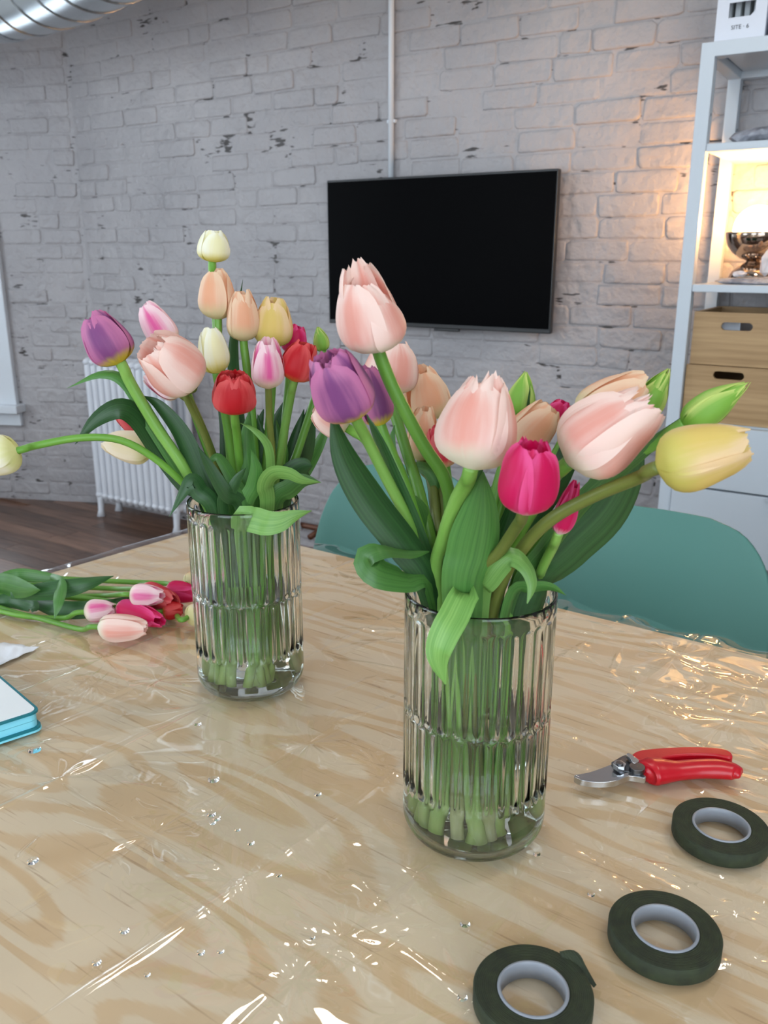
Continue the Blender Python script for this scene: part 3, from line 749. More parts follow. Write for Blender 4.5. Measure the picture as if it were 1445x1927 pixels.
# clear plastic sheet: real folds and puckers
def sheet():
    a = np.concatenate([np.linspace(-.07, 1.32, 720), np.linspace(1.33, TA + .02, 60)]); bq = np.concatenate([np.linspace(-.06, .86, 470), np.linspace(.865, TB + .02, 30)])
    A, B = np.meshgrid(a, bq, indexing='ij'); rng = np.random.default_rng(4); Hh = np.zeros_like(A)
    FA = [.018, .12, .225, .33, .42, .515, .648, .75, .85, .957, 1.06, 1.165, 1.27]; FB = [.06, .18, .30, .465, .65, .82]
    def wob(x, s, k): return sum(np.sin(x * f_ + s * 3.1 + i) * k / (i + 1) for i, f_ in enumerate((7., 17., 31.)))
    for i, fa in enumerate(FA):
        x = A - fa - wob(B, i, .0025); amp = .0020 * (.75 + .55 * np.clip(.5 + .5 * np.sin(B * 13 + i * 2.4) + .3 * np.sin(B * 41 + i), 0, 1)) * (1 if i % 2 else -.7)
        Hh += amp * np.exp(-np.abs(x) / .0042)
    for i, fb in enumerate(FB):
        x = B - fb - wob(A, i + 5, .003); amp = .0018 * np.clip(.0 + .8 * np.sin(A * 11 + i * 1.7), 0, 1) * (1 if i % 2 else -1)
        Hh += amp * np.exp(-np.abs(x) / .004)
    for i, fa in enumerate(FA):                       # puckers where folds cross
        for j, fb in enumerate(FB):
            dx, dy = A - fa, B - fb; r = np.hypot(dx, dy); m = r < .16
            th = np.arctan2(dy, dx)[m]; rr = r[m]; n1, n2 = rng.integers(4, 8), rng.integers(7, 13); p1, p2 = rng.uniform(0, 6.28, 2); st = rng.uniform(.35, 1.0)
            Hh[m] += st * .0026 * (np.sin(n1 * th + p1) + .7 * np.sin(n2 * th + p2)) * (rr / .03) * np.exp(-rr / .022)
    for _ in range(260):                              # short single creases
        a0, b0 = rng.uniform(.2, 1.3), rng.uniform(.0, .85); an = rng.uniform(-.7, .7) + (0 if rng.random() < .6 else 1.57); Lc = rng.uniform(.012, .05)
        u = (A - a0) * np.cos(an) + (B - b0) * np.sin(an); w = -(A - a0) * np.sin(an) + (B - b0) * np.cos(an)
        m = (np.abs(u) < Lc * 3) & (np.abs(w) < .03)
        Hh[m] += rng.uniform(.0005, .0030) * np.exp(-(u[m] / Lc) ** 2) * np.exp(-np.abs(w[m]) / .0030)
    for _ in range(320):                              # fine streaks on the lamp side
        a0, b0 = rng.uniform(.72, 1.32), rng.uniform(.0, .66); an = rng.uniform(-.45, .45); Lc = rng.uniform(.006, .03)
        u = (A - a0) * np.cos(an) + (B - b0) * np.sin(an); w = -(A - a0) * np.sin(an) + (B - b0) * np.cos(an)
        m = (np.abs(u) < Lc * 3) & (np.abs(w) < .02)
        Hh[m] += rng.uniform(.0003, .0013) * np.exp(-(u[m] / Lc) ** 2) * np.exp(-(w[m] / .0045) ** 2)
    Minv = np.linalg.inv(np.array([[D1.x, D2.x], [D1.y, D2.y]]))
    for px, py, am, rad in [(1150, 1650, .0034, .030), (1280, 1320, .0026, .040), (1395, 1360, .0028, .03), (705, 1445, .0034, .022), (440, 1655, .0030, .02), (340, 1535, .0026, .02), (560, 1850, .0040, .022), (600, 1790, .003, .018), (1395, 1815, .0036, .03), (970, 1665, .0034, .022), (1330, 1665, .0036, .028), (60, 1410, .003, .03), (250, 1500, .0024, .02), (720, 1730, .002, .018), (1290, 1640, .003, .02), (1420, 1300, .003, .025), (1080, 1470, .002, .02), (640, 1100, .002, .03), (180, 1290, .002, .03), (860, 1660, .0026, .02), (400, 1545, .0024, .016), (1400, 1700, .003, .024)]:
        q = on_z(px, py, TZ); a0, b0 = Minv @ np.array([q.x - K.x, q.y - K.y]); dx, dy = A - a0, B - b0; r = np.hypot(dx, dy); m = r < rad * 6
        th = np.arctan2(dy, dx)[m]; rr = r[m]; p1, p2, p3 = rng.uniform(0, 6.28, 3); n1, n2, n3 = rng.integers(3, 6), rng.integers(6, 10), rng.integers(10, 17)
        sh = np.abs(np.sin(n1 * th / 2 + p1 + rr * 9)) ** .6 - .5 + .6 * (np.abs(np.sin(n2 * th / 2 + p2 - rr * 14)) - .5) + .35 * np.sin(n3 * th + p3 + rr * 30)
        p4 = rng.uniform(0, 3.14); sh = sh * (.18 + .82 * np.abs(np.cos(th - p4)) ** 3) * (.5 + .5 * np.clip(np.sin(rr * 70 + th * 2 + p3) + .6, 0, 1))
        Hh[m] += .85 * am * sh * np.clip(rr / .012, 0, 1) * np.exp(-(rr / rad) ** 1.3 * .7)
    Hh += .0006 * np.sin(A * 21 + 2 * np.sin(B * 9)) * np.sin(B * 17 + 1.5 * np.sin(A * 12)) + .0003 * np.sin(A * 57 + B * 33 + 3 * np.sin(B * 25))
    z = TZ + .0024 + np.clip(Hh, -.002, .006)
    over = np.maximum(0, -B) ; z = z - (over / .06) ** 2 * .016 + .004 * np.sin(A * 60) * np.clip(over / .05, 0, 1)
    over2 = np.maximum(0, -A); z = z - (over2 / .07) ** 2 * .03
    X = K.x + D1.x * A + D2.x * B; Y = K.y + D1.y * A + D2.y * B
    na, nb = A.shape; v = np.stack([X, Y, z], -1).reshape(-1, 3)
    i = (np.arange(na - 1)[:, None] * nb + np.arange(nb - 1)[None, :]).ravel()
    f = np.stack([i, i + 1, i + nb + 1, i + nb], -1)
    me = bpy.data.meshes.new('plastic_table_cover'); me.vertices.add(len(v)); me.vertices.foreach_set('co', v.astype(np.float32).ravel())
    me.loops.add(f.size); me.loops.foreach_set('vertex_index', f.astype(np.int32).ravel()); me.polygons.add(len(f)); me.polygons.foreach_set('loop_start', np.arange(0, f.size, 4, dtype=np.int32))
    me.update(calc_edges=True); me.polygons.foreach_set('use_smooth', [True] * len(f)); return me
tag(link('plastic_table_cover', sheet(), M_SHEET), 'clear creased plastic sheet spread over the plywood table', 'table cover')
SZ = TZ + .003                                        # things stand on the sheet

# ================================================================== chairs
ON = Vector((.5716, .8205, 0)).normalized()           # away from the table
def chair(label, pos):
    ang = math.atan2(D1.y, D1.x)
    r = thing('shell_chair', label, 'chair', pos, 'green shell chairs at the table', rotz=ang)   # local +y = away from table
    prof = [(-.42, .435), (-.40, .452), (-.34, .455), (-.22, .442), (-.12, .438), (-.06, .452), (-.025, .50), (-.005, .56), (.012, .63), (.028, .69), (.042, .745), (.053, .785), (.057, .80)]
    wid = [.28, .34, .38, .40, .40, .395, .395, .395, .39, .375, .335, .25, .13]
    pts = spline([Vector((0, y, z)) for y, z in prof], 44); wsp = spline([Vector((w_, 0, 0)) for w_ in wid], 44); v = []; nv = 17
    for i, p in enumerate(pts):
        back = min(1, max(0, (p.z - .46) / .12)); w_ = wsp[i].x / 2
        for j in range(nv):
            s = -1 + 2 * j / (nv - 1); c = s * s
            v.append((w_ * s, p.y - back * .055 * c * (w_ / .21) ** 2, p.z + (1 - back) * .03 * c))
    me = mesh('shell', v, grid_faces(len(pts), nv)); o = link('shell', me, M_CHAIR, r)
    m = o.modifiers.new('solid', 'SOLIDIFY'); m.thickness = .007; m.offset = 0
    m = o.modifiers.new('bev', 'BEVEL'); m.width = .002; m.segments = 2; m.limit_method = 'ANGLE'
    for sx in (-1, 1):
        for yy, y2 in ((-.33, -.37), (-.08, -.03)):
            b = MB(); b.tube([(sx * .13, yy, .43), (sx * .20, y2, 0)], [.015, .010], 12); b.build('leg', M_CHAIRLEG, r, True)
    b = MB(); b.box((0, -.205, .425), (.30, .30, .014)); b.build('seat_frame', M_CHAIRLEG, r, bevel=.003)
    return r
def chair_at(px, py, Y, label):
    p = at(px, py, Y); return chair(label, (p.x, p.y, 0))
chair_at(1232, 1100, 1.36, 'green shell chair at right, in front of the white drawers')
chair_at(752, 1000, 1.68, 'green shell chair half hidden behind the near vase and its leaves')

# ================================================================== vases
VR, VH = .0595, .217
def vase_shape():
    N, PER = 30, 8; n = N * PER
    zs = np.unique(np.concatenate([np.linspace(.02, .060, 14), np.linspace(.060, .105, 10), np.linspace(.105, .128, 16), np.linspace(.128, .195, 14), np.linspace(.195, .211, 12)]))
    v = []; rows = 0
    def ring(rf, z):
        nonlocal rows
        for k in range(n):
            th = 2 * math.pi * k / n; v.append((rf(th) * math.cos(th), rf(th) * math.sin(th), z))
        rows += 1
    def flute(th, z):
        d = 0
        for (z0, z1, ph) in ((.049, .118, .5), (.114, .205, 0.)):
            x = (th / (2 * math.pi) * N + ph) % 1 - .5; ax = abs(x) * 2
            top, bot = z1 - .007 * ax ** 2, z0 + .007 * ax ** 2
            e = min(1, max(0, (top - z) / .0045)) * min(1, max(0, (z - bot) / .0045)); e = e * e * (3 - 2 * e)
            d = max(d, e * .0023 * (1 - ax ** 2) ** .8)
        return d
    rb = .020
    ring(lambda t: .0005, .0014); ring(lambda t: .026, .0014); ring(lambda t: .034, .0); ring(lambda t: .0385, .0)
    for k in range(1, 8):
        an = R(90 * k / 8); r_ = VR - rb + rb * math.sin(an); z_ = rb - rb * math.cos(an); ring(lambda t: r_, z_)
    for z in zs: ring(lambda t: VR - flute(t, z), float(z))
    for r_, z_ in ((VR, VH - .002), (VR - .0006, VH - .0005), (VR - .0014, VH), (VR - .0022, VH - .0005), (VR - .0028, VH - .002), (VR - .0044, .195), (VR - .0062, .15), (VR - .0062, .10), (VR - .0062, .032)): ring(lambda t: r_, z_)
    for k in range(1, 7):
        an = R(90 * k / 6); r_ = VR - .0062 - .018 + .018 * math.cos(an); z_ = .032 - .0255 * math.sin(an); ring(lambda t: r_, z_)
    ring(lambda t: .0005, .0065)
    f = grid_faces(rows, n, True)
    return mesh('glass_wall', v, f)
VASE = vase_shape(); VASE.materials.append(M_GLASS)
WL = .113
def water_shape():
    r0 = VR - .0059; r1 = VR - .0065; b = MB()
    prof = [(.0005, .0063)] + [(r0 - .018 + .018 * math.sin(R(a_)), .032 - .0257 * math.cos(R(a_))) for a_ in range(10, 91, 16)] + [(r0, .044), (r1, .050), (r1, WL + .0012), (r1 - .0008, WL + .0004), (r1 - .003, WL), (.0005, WL)]
    b.lathe(prof, 64); return mesh('water', b.v, b.f)
WATER = water_shape(); WATER.materials.append(M_WATER)
V1 = on_z(474, 1284, SZ); V2 = on_z(889, 1553, SZ)
def vase(c, label, wlabel, rot):
    r = thing('glass_vase', label, 'vase', c, 'fluted glass vases'); o = link('glass_wall', VASE, None, r); o.rotation_euler = (0, 0, rot)
    o = link('vase_water', WATER, None, None, c); tag(o, wlabel, 'water', 'water in the vases')
vase(V1, 'fluted clear glass vase further back, left of the near vase', 'clear water half filling the further glass vase', .03)
vase(V2, 'fluted clear glass vase nearest the viewer, holding large peach tulips', 'clear water half filling the near glass vase', .09)

# ================================================================== tulips
PROF_U = [0, .05, .12, .24, .38, .52, .66, .80, .91, 1.0]
PROF_R = [.12, .50, .78, .96, 1.0, .97, .90, .80, .68, .52]
PROF_S = [.62, .80, .92, 1.0, 1.0, 1.0, .99, .95, .86, .52]
def petal_mesh(L, W, phi, half, k, rs, opn=0., tip=0., curl=.05, rag=.02, ln=1., lean=0., point=0., r3=0.):
    nu, nv = 17, 11; v = []; uv = []; sd = rs.uniform(0, 50)
    for i in range(nu):
        u = i / (nu - 1); u_ = 1 - (1 - u) ** 1.15
        r = np.interp(u_, PROF_U, PROF_R); s = np.interp(u_, PROF_U, PROF_S)
        up = max(0, (u_ - .42) / .58)
        r = r * (1 + opn * up * up * 1.3) + opn * .25 * up * up + tip * max(0, u_ - .72) ** 2 * 5
        s = s * (1 - point * up ** 1.5 * .6)
        for j in range(nv):
            t = -1 + 2 * j / (nv - 1)
            nz = noise.noise(Vector((t * 2.2, u * 2.5, sd)))
            nz2 = noise.noise(Vector((t * 4.2, 3.3, sd)))
            zz = L * ln * u_ * (1 - .035 * t * t * (1 - u)) + L * rag * nz2 * up ** 2
            rr = W / 2 * (r * k * (1 + curl * (t * t - .35) * min(1, u_ * 2.2)) + .055 * nz * min(1, u_ * 2.2) + .03 * math.cos(3 * (phi + half * s * t - r3)) * min(1, u_ * 2) + rag * 1.2 * nz2 * up)
            a_ = phi + half * s * t
            x, y = rr * math.cos(a_), rr * math.sin(a_)
            x += lean * W * up ** 1.3 * math.cos(phi); y += lean * W * up ** 1.3 * math.sin(phi)
            v.append((x, y, zz)); uv.append(((t + 1) / 2, u_))
    return mesh('petal', v, grid_faces(nu, nv), uv=uv)

def frame(B_, T_):
    ax = (T_ - B_).normalized(); tocam = Vector((0, 0, EYE)) - B_; e1 = (tocam - ax * tocam.dot(ax)).normalized(); e2 = ax.cross(e1)
    return Matrix((e1, e2, ax)).transposed()

def leaf_mesh(pts, W, roll=0, cup=.25, n=26, broad=.4):
    P = spline(pts, n); v = []; uv = []; prev = None; nv = 7
    for i, p in enumerate(P):
        t = i / n; T = (P[min(i + 1, n)] - P[max(i - 1, 0)]).normalized(); V = (Vector((0, 0, EYE)) - p).normalized()
        s = T.cross(V)
        if s.length < .12 and prev is not None: s = prev - T * prev.dot(T)
        s.normalize()
        if prev is not None and s.dot(prev) < 0: s = -s
        prev = s.copy()
        rl = roll if isinstance(roll, (int, float)) else float(np.interp(t, np.linspace(0, 1, len(roll)), roll))
        side = Matrix.Rotation(R(rl), 3, T) @ s; nrm = side.cross(T)
        w = (.5 + .5 * math.sin(min(1, t / broad) * math.pi / 2)) if t < broad else max(0.0, 1 - ((t - broad) / (1 - broad)) ** 2.1)
        w = max(w, .03) * W / 2
        for j in range(nv):
            q = -1 + 2 * j / (nv - 1); rip = .05 * W * math.sin(t * 9 + q * 2) * q * q
            v.append(p + side * w * q + nrm * (cup * w * (q * q - .3) * -1 + rip * .5)); uv.append(((q + 1) / 2, t))
    return v, grid_faces(n + 1, nv), uv

def stem_mesh(P, r0, r1):
    n = 10; b = MB(); m = len(P); b.tube(P, [r0 + (r1 - r0) * i / (m - 1) for i in range(m)], n)
    uv = [(k / n, i / (m - 1)) for i in range(m) for k in range(n)]
    return mesh('stem', b.v, b.f, uv=uv)

def mpp(Y): return Y * 1.04 / F                         # metres per pixel about Y ahead

def inside(p, c, lim=.0475):                            # keep what is below the rim inside the glass
    if p.z < c.z + VH + .004:
        d = Vector((p.x - c.x, p.y - c.y, 0)); l_ = lim if p.z > c.z + .05 else lim - .006
        if d.length > l_: d = d.normalized() * l_; p = Vector((c.x + d.x, c.y + d.y, p.z))
    return p

def tulip(label, kind, base, tip, wpx, Y, dY=0., stem=(), vc=None, group='tulips', srad=.0042, smat='mid', leaves=(), opn=0., rot=None, double=False, rag=.015, tipf=-.05, point=.12, curl=.09, seed=0, bottom=None, stem_pts=None, extra=(), Yr=None, outer=None, inner=None):
    rs = random.Random(seed * 17 + 5); B_ = at(*base, Y); T_ = at(*tip, Y + dY); Mx = frame(B_, T_); L = (T_ - B_).length; W = wpx * mpp(Y)
    ax = (T_ - B_).normalized()
    if stem_pts is None:
        n_ = max(1, len(stem)); Yv = vc.y if Yr is None else Yr
        pts = [B_ + ax * .002]
        for i, q in enumerate(stem):
            pts.append(inside(at(q[0], q[1], Y + (Yv - Y) * ((i + 1) / n_) ** .9), vc))
        d1_ = (pts[1] - B_); pts.insert(1, B_ + (d1_.normalized() * .8 - ax * .2).normalized() * min(.012, d1_.length * .35))
        e = pts[-1]; d = Vector((e.x - vc.x, e.y - vc.y, 0))
        bt = Vector(bottom) if bottom else Vector((math.cos(seed * 2.4), math.sin(seed * 2.4), 0)) * (.008 + .034 * math.sqrt((seed * .618) % 1))
        if bt.length > .040: bt = bt.normalized() * .040
        btm = Vector((vc.x + bt.x, vc.y + bt.y, vc.z + .0085 + rs.uniform(0, .005)))
        mid = inside(e.lerp(btm, .5) + Vector((rs.uniform(-.006, .006), rs.uniform(-.006, .006), 0)), vc)
        pts += [mid, btm]
    else:
        pts = [B_ + ax * .002, B_ - ax * .010] + list(stem_pts)
    P = spline(list(reversed(pts)), 40)
    if stem_pts is None: P = [inside(p, vc, .0485) for p in P]
    root = thing('tulip', label, 'tulip', P[0], group); O_ = P[0]
    link('stem', stem_mesh([p - O_ for p in P], srad * 1.12, srad), STEM[smat], root)
    rot = rs.uniform(0, 360) if rot is None else rot
    def add(ph, half, k, **kw):
        me = petal_mesh(L, W, R(ph), R(half), k, rs, r3=R(rot), **kw); off = B_ - O_
        me.transform(Matrix.Translation(off) @ Mx.to_4x4()); link('petal', me, PETAL[kind], root)
    for (ph, half, k, ln_, rg) in (inner or ()): add(ph, half, k, opn=opn, tip=tipf, rag=rg, ln=ln_, point=0, curl=.04)
    for (ph, half, k, ln_, cu) in (outer or ()): add(ph, half, k, opn=opn, tip=tipf, rag=rag, ln=ln_, point=point, curl=cu)
    for q in range(0 if outer else 3):
        add(rot + 60 + 120 * q + rs.uniform(-8, 8), 60, .87, opn=opn, tip=tipf - .02, rag=rag, ln=rs.uniform(.95, 1.02), point=point, curl=-.04)
    for q in range(0 if outer else 3):
        add(rot + 120 * q + rs.uniform(-7, 7), rs.uniform(56, 66), 1.0, opn=opn + rs.uniform(-.03, .05), tip=tipf, rag=rag, ln=rs.uniform(.88, .98), point=point, curl=curl + rs.uniform(0, .08), lean=rs.uniform(-.02, .03))
    if double:
        for q in range(5): add(rot + 30 + 72 * q, 44, .72, opn=opn * .8, tip=-.05, rag=.05, ln=rs.uniform(.9, 1.0), point=0, curl=.1)
        for q in range(3): add(rot + 10 + 120 * q, 50, .45, opn=opn * .5, tip=-.05, rag=.06, ln=rs.uniform(.86, .95), point=0, curl=.1)
    for (ph, half, k, kw) in extra: add(ph, half, k, **kw)
    for lf in leaves:
        px, ys, w_, kn = lf[:4]; kw = lf[4] if len(lf) > 4 else {}
        n_ = len(px); kw = dict(kw); free = kw.pop('free', False)
        pp_ = [at(q[0], q[1], float(np.interp(i / (n_ - 1), np.linspace(0, 1, len(ys)), ys))) for i, q in enumerate(px)]
        if vc is not None and not free:
            pp_ = [inside(p, vc, .044) for p in pp_]
        if vc is not None:
            e = pp_[0]; d = Vector((e.x - vc.x, e.y - vc.y, 0))
            pp_ = [inside(Vector((vc.x + d.x * .5, vc.y + d.y * .5, vc.z + .125)), vc, .03)] + ([inside(pp_[0], vc, .046)] + pp_[1:])
        vv, ff, uu = leaf_mesh(pp_, w_ * mpp(sum(ys) / len(ys)), **kw)
        if vc is not None:
            vv = [inside(q, vc, .0515) if (q - Vector((vc.x, vc.y, q.z))).length < .075 and not free else q for q in vv]
        link('leaf', mesh('leaf', [q - O_ for q in vv], ff, uv=uu), LEAF[kn], root)
    return root

G1, G2, G3 = 'tulips in the further vase', 'tulips in the near vase', 'loose tulips lying on the table'
# ---- near vase
Y2, Y1 = V2.y, V1.y
def n2(label, kind, base, tip, w, Y, **kw): return tulip(label, kind, base, tip, w, Y, vc=V2, group=G2, **kw)
n2('tallest peach tulip of the near vase, in front of the television', 'peach', (712, 662), (675, 512), 118, .60, dY=-.01, stem=[(745, 742), (798, 840), (838, 905), (858, 1010), (868, 1110)], srad=.0046, smat='mid', rot=14, opn=-.05, rag=.03, point=0, seed=1,
   outer=[(182, 64, .98, .93, .05), (-42, 64, 1.0, .90, .10), (58, 60, 1.03, .70, .08)], inner=[(10, 54, .84, .86, .03), (128, 50, .82, 1.04, .06), (-118, 52, .82, 1.06, .07), (172, 44, .62, 1.12, .08)], Yr=V2.y - .01)
n2('big pale peach tulip facing the viewer above the vase centre', 'peach', (886, 884), (918, 706), 150, .545, dY=.02, stem=[(878, 908), (858, 945), (836, 1010), (822, 1100)], srad=.0052, smat='light', rot=8, opn=-.02, rag=.03, point=0, seed=2, outer=[(190, 64, .98, .94, .05), (-24, 68, 1.0, .86, .10), (80, 58, 1.02, .92, .16)], inner=[(32, 48, .82, .97, .07), (-62, 50, .84, .93, .06), (150, 52, .80, .96, .07), (10, 34, .55, .98, .10)], Yr=V2.y - .02,
   leaves=[([(850, 1110), (866, 1000), (888, 920), (912, 872)], [.60, .59], 44, 'dark', dict(roll=30)),
           ([(885, 1125), (852, 1165), (828, 1215), (826, 1248), (838, 1288)], [.578, .553, .545, .546, .55], 62, 'light', dict(free=True, roll=[60, 10, 15, -30], cup=.2))])
n2('peach tulip half hidden behind the tallest peach tulip', 'peach', (728, 742), (742, 640), 102, .70, stem=[(740, 770), (768, 860), (790, 930), (828, 1090)], smat='mid', rot=30, seed=3,
   leaves=[([(815, 1100), (785, 1010), (752, 905), (735, 850), (742, 800)], [.64, .66], 42, 'mid', dict(roll=-20))])
n2('purple tulip with yellow base leaning left in the near vase', 'purple', (668, 785), (612, 668), 112, .585, dY=-.015, stem=[(692, 830), (730, 905), (772, 990), (806, 1095)], srad=.0040, smat='light', rot=-12, opn=.05, rag=.045, point=0, seed=4, double=True,
   leaves=[([(812, 1108), (765, 1030), (700, 945), (650, 860), (622, 770)], [.60, .585], 74, 'dark', dict(roll=[10, 25, 30], cup=.3, broad=.55)),
           ([(815, 1105), (780, 1000), (742, 905), (712, 830), (690, 780)], [.62, .61], 40, 'dark', dict(roll=-35))])
n2('second purple tulip tucked behind the other in the near vase', 'purple', (716, 802), (686, 690), 66, .64, stem=[(735, 850), (775, 950), (815, 1095)], smat='mid', rot=20, rag=.03, seed=5)
n2('apricot tulip behind the long stem of the tallest tulip', 'apricot', (812, 792), (790, 690), 84, .72, stem=[(826, 850), (834, 950), (848, 1095)], smat='olive', rot=10, seed=6)
n2('small apricot tulip low behind the crossing stems', 'apricot', (792, 868), (800, 762), 60, .69, stem=[(812, 905), (822, 980), (845, 1098)], smat='olive', rot=0, seed=7,
   leaves=[([(850, 1090), (838, 960), (812, 890), (775, 880), (758, 905)], [.66, .66], 30, 'mid', dict(roll=20))])
n2('red tulip peeking out left of the big pale peach tulip', 'coral', (838, 880), (822, 800), 58, .66, stem=[(845, 960), (855, 1090)], rot=15, seed=8)
n2('pale pink tulip hanging between the two bouquets', 'peach', (655, 806), (590, 768), 66, .76, stem=[(690, 830), (745, 905), (810, 1090)], smat='mid', rot=0, seed=9)
n2('hot pink tulip at the front of the near vase', 'hotpink', (985, 962), (1003, 832), 112, .515, dY=-.01, stem=[(976, 985), (945, 1032), (888, 1118)], srad=.0040, smat='olive', rot=-28, opn=-.02, rag=.035, point=0, seed=10, outer=[(180, 62, .97, .95, .05), (-50, 62, 1.0, .98, .12), (48, 58, 1.02, .93, .16)], inner=[(0, 48, .85, .96, .05), (120, 48, .82, 1.0, .06), (-120, 48, .82, 1.0, .06)], Yr=V2.y - .035,
   leaves=[([(872, 1125), (888, 1040), (902, 970), (909, 888)], [.578, .565], 98, 'mid', dict(roll=8, cup=.35, broad=.5)),
           ([(905, 1125), (918, 1092), (958, 1048), (990, 1066), (1002, 1100), (992, 1136)], [.585, .56, .55], 46, 'light', dict(free=True, roll=[0, -20, -40, -20], cup=.3))])
n2('apricot tulip leaning right behind the hot pink one', 'apricot', (962, 852), (1040, 762), 82, .64, stem=[(940, 900), (915, 1000), (895, 1100)], smat='mid', rot=24, seed=11)
n2('largest peach tulip leaning right above the green chair', 'peach', (1068, 872), (1226, 752), 142, .55, dY=-.01, stem=[(1040, 900), (985, 985), (930, 1090)], srad=.005, smat='mid', rot=32, opn=0, rag=.04, point=0, seed=12, double=False, tipf=-.02,
   outer=[(190, 60, .96, .85, .05), (-118, 58, .99, .82, .10), (62, 66, 1.04, 1.0, .08), (-28, 58, 1.02, .86, .16)], inner=[(18, 48, .84, .98, .10), (-78, 48, .82, .95, .10), (140, 50, .8, .96, .09), (-20, 34, .55, 1.0, .12)],
   leaves=[([(930, 1108), (985, 1010), (1050, 905), (1085, 815), (1113, 737)], [.62, .615], 52, 'dark', dict(roll=[20, 35, 10], broad=.5)),
           ([(1005, 1110), (1070, 1035), (1140, 965), (1185, 880), (1200, 800)], [.62, .60], 96, 'dark', dict(roll=[20, 30], cup=.25, broad=.5))])
n2('cream peach tulip behind the largest peach tulip', 'apricot', (1086, 792), (1216, 716), 92, .62, stem=[(1050, 850), (990, 960), (930, 1090)], rot=20, seed=13)
n2('yellow tulip reaching furthest right, almost horizontal', 'yellow', (1234, 880), (1412, 832), 124, .50, dY=-.005, stem=[(1205, 897), (1120, 932), (1040, 975), (985, 1030), (940, 1108)], srad=.0044, smat='olive', rot=-22, opn=-.05, rag=.03, point=0, seed=14, tipf=0, Yr=V2.y - .02, outer=[(195, 62, .97, .93, .05), (-38, 66, 1.0, .95, .08), (72, 58, 1.02, .97, .14)], inner=[(20, 50, .86, .95, .04), (-90, 50, .85, .98, .06), (130, 50, .84, .96, .05)],
   extra=[(-60, 30, .8, dict(opn=.0, tip=.05, rag=.08, ln=1.0))])
n2('closed green tulip bud at the far right of the near vase', 'bud', (1282, 800), (1412, 718), 62, .58, stem=[(1240, 830), (1150, 890), (1060, 985), (970, 1095)], smat='mid', rot=35, opn=-.45, point=.5, seed=15,
   leaves=[([(975, 1112), (1030, 1030), (1110, 930), (1210, 850), (1318, 762)], [.62, .585], 42, 'mid', dict(roll=[10, 30, 20], broad=.5))])
n2('closed green tulip bud behind the largest peach tulip', 'bud', (1200, 790), (1260, 692), 56, .63, stem=[(1160, 850), (1080, 960), (980, 1095)], smat='mid', rot=10, opn=-.45, point=.5, seed=16,
   leaves=[([(985, 1112), (1060, 1010), (1160, 880), (1215, 815), (1252, 750)], [.65, .63], 34, 'dark', dict(roll=25))])
n2('closed green tulip bud standing upright behind the big pale tulip', 'bud', (976, 785), (990, 698), 52, .69, stem=[(965, 860), (935, 980), (905, 1095)], smat='mid', rot=-20, opn=-.4, point=.4, seed=17,
   leaves=[([(930, 1108), (955, 960), (985, 840), (998, 722)], [.68, .675], 26, 'dark', dict(roll=30))])
n2('red tulip peeking out behind the right apricot tulip', 'hotpink', (1030, 806), (1062, 754), 48, .70, stem=[(1000, 880), (950, 1000), (910, 1095)], rot=0, seed=18)
n2('slim pink tulip low on the right of the near vase', 'hotpink', (1050, 1006), (1084, 906), 44, .575, stem=[(1040, 1030), (1020, 1070), (1008, 1108)], srad=.0036, smat='light', rot=15, opn=-.15, point=.3, seed=19,
   leaves=[([(960, 1128), (1000, 1108), (1035, 1106), (1066, 1121)], [.60, .60], 34, 'mid', dict(free=True, roll=50)),
           ([(815, 1108), (765, 1092), (712, 1078), (690, 1050), (722, 1036), (770, 1042), (808, 1038)], [.60, .57, .565, .60], 60, 'mid', dict(free=True, roll=[30, 50, 20, -40, -60, -30], cup=.1)),
           ([(830, 1100), (805, 1020), (790, 960), (770, 925)], [.63, .63], 60, 'mid', dict(roll=35, cup=.3)),
           ([(930, 1110), (945, 1020), (965, 950), (940, 900)], [.63, .63], 46, 'dark', dict(roll=-25)),
           ([(900, 1110), (905, 1000), (930, 930), (960, 880)], [.64, .64], 40, 'mid', dict(roll=25)),
           ([(800, 1100), (770, 1060), (745, 1040), (720, 1010)], [.66, .67], 40, 'dark', dict(roll=-25))])

# ---- further vase
def n1(label, kind, base, tip, w, Y, **kw): kw.setdefault('srad', .0042); return tulip(label, kind, base, tip, w, Y, vc=V1, group=G1, **kw)
n1('cream tulip standing tallest in the further vase', 'cream', (399, 494), (403, 432), 56, .93, stem=[(402, 540), (410, 640), (428, 800), (442, 950)], rot=20, seed=31)
n1('apricot tulip right below the tallest cream tulip', 'apricot', (410, 602), (407, 506), 64, .90, stem=[(411, 650), (425, 780), (445, 952)], rot=-25, seed=32)
n1('apricot tulip second from the top, between two others', 'apricot', (458, 643), (455, 546), 60, .89, stem=[(464, 690), (474, 780), (482, 952)], rot=12, seed=33)
n1('yellow tulip to the right among the upper tulips', 'yellow', (514, 654), (516, 560), 70, .90, stem=[(512, 720), (505, 820), (495, 952)], rot=-10, seed=34,
   leaves=[([(470, 950), (450, 800), (440, 660), (457, 526)], [.93, .95], 30, 'dark', dict(roll=30))])
n1('pink tulip in the middle of the further vase, above the rim', 'pink', (505, 732), (501, 636), 62, .85, stem=[(507, 790), (512, 870), (500, 952)], smat='olive', rot=5, seed=35, point=.3, srad=.0034)
n1('hot pink tulip peeking out behind the red one at right', 'hotpink', (548, 668), (562, 612), 46, .93, stem=[(540, 760), (520, 950)], rot=5, seed=36)
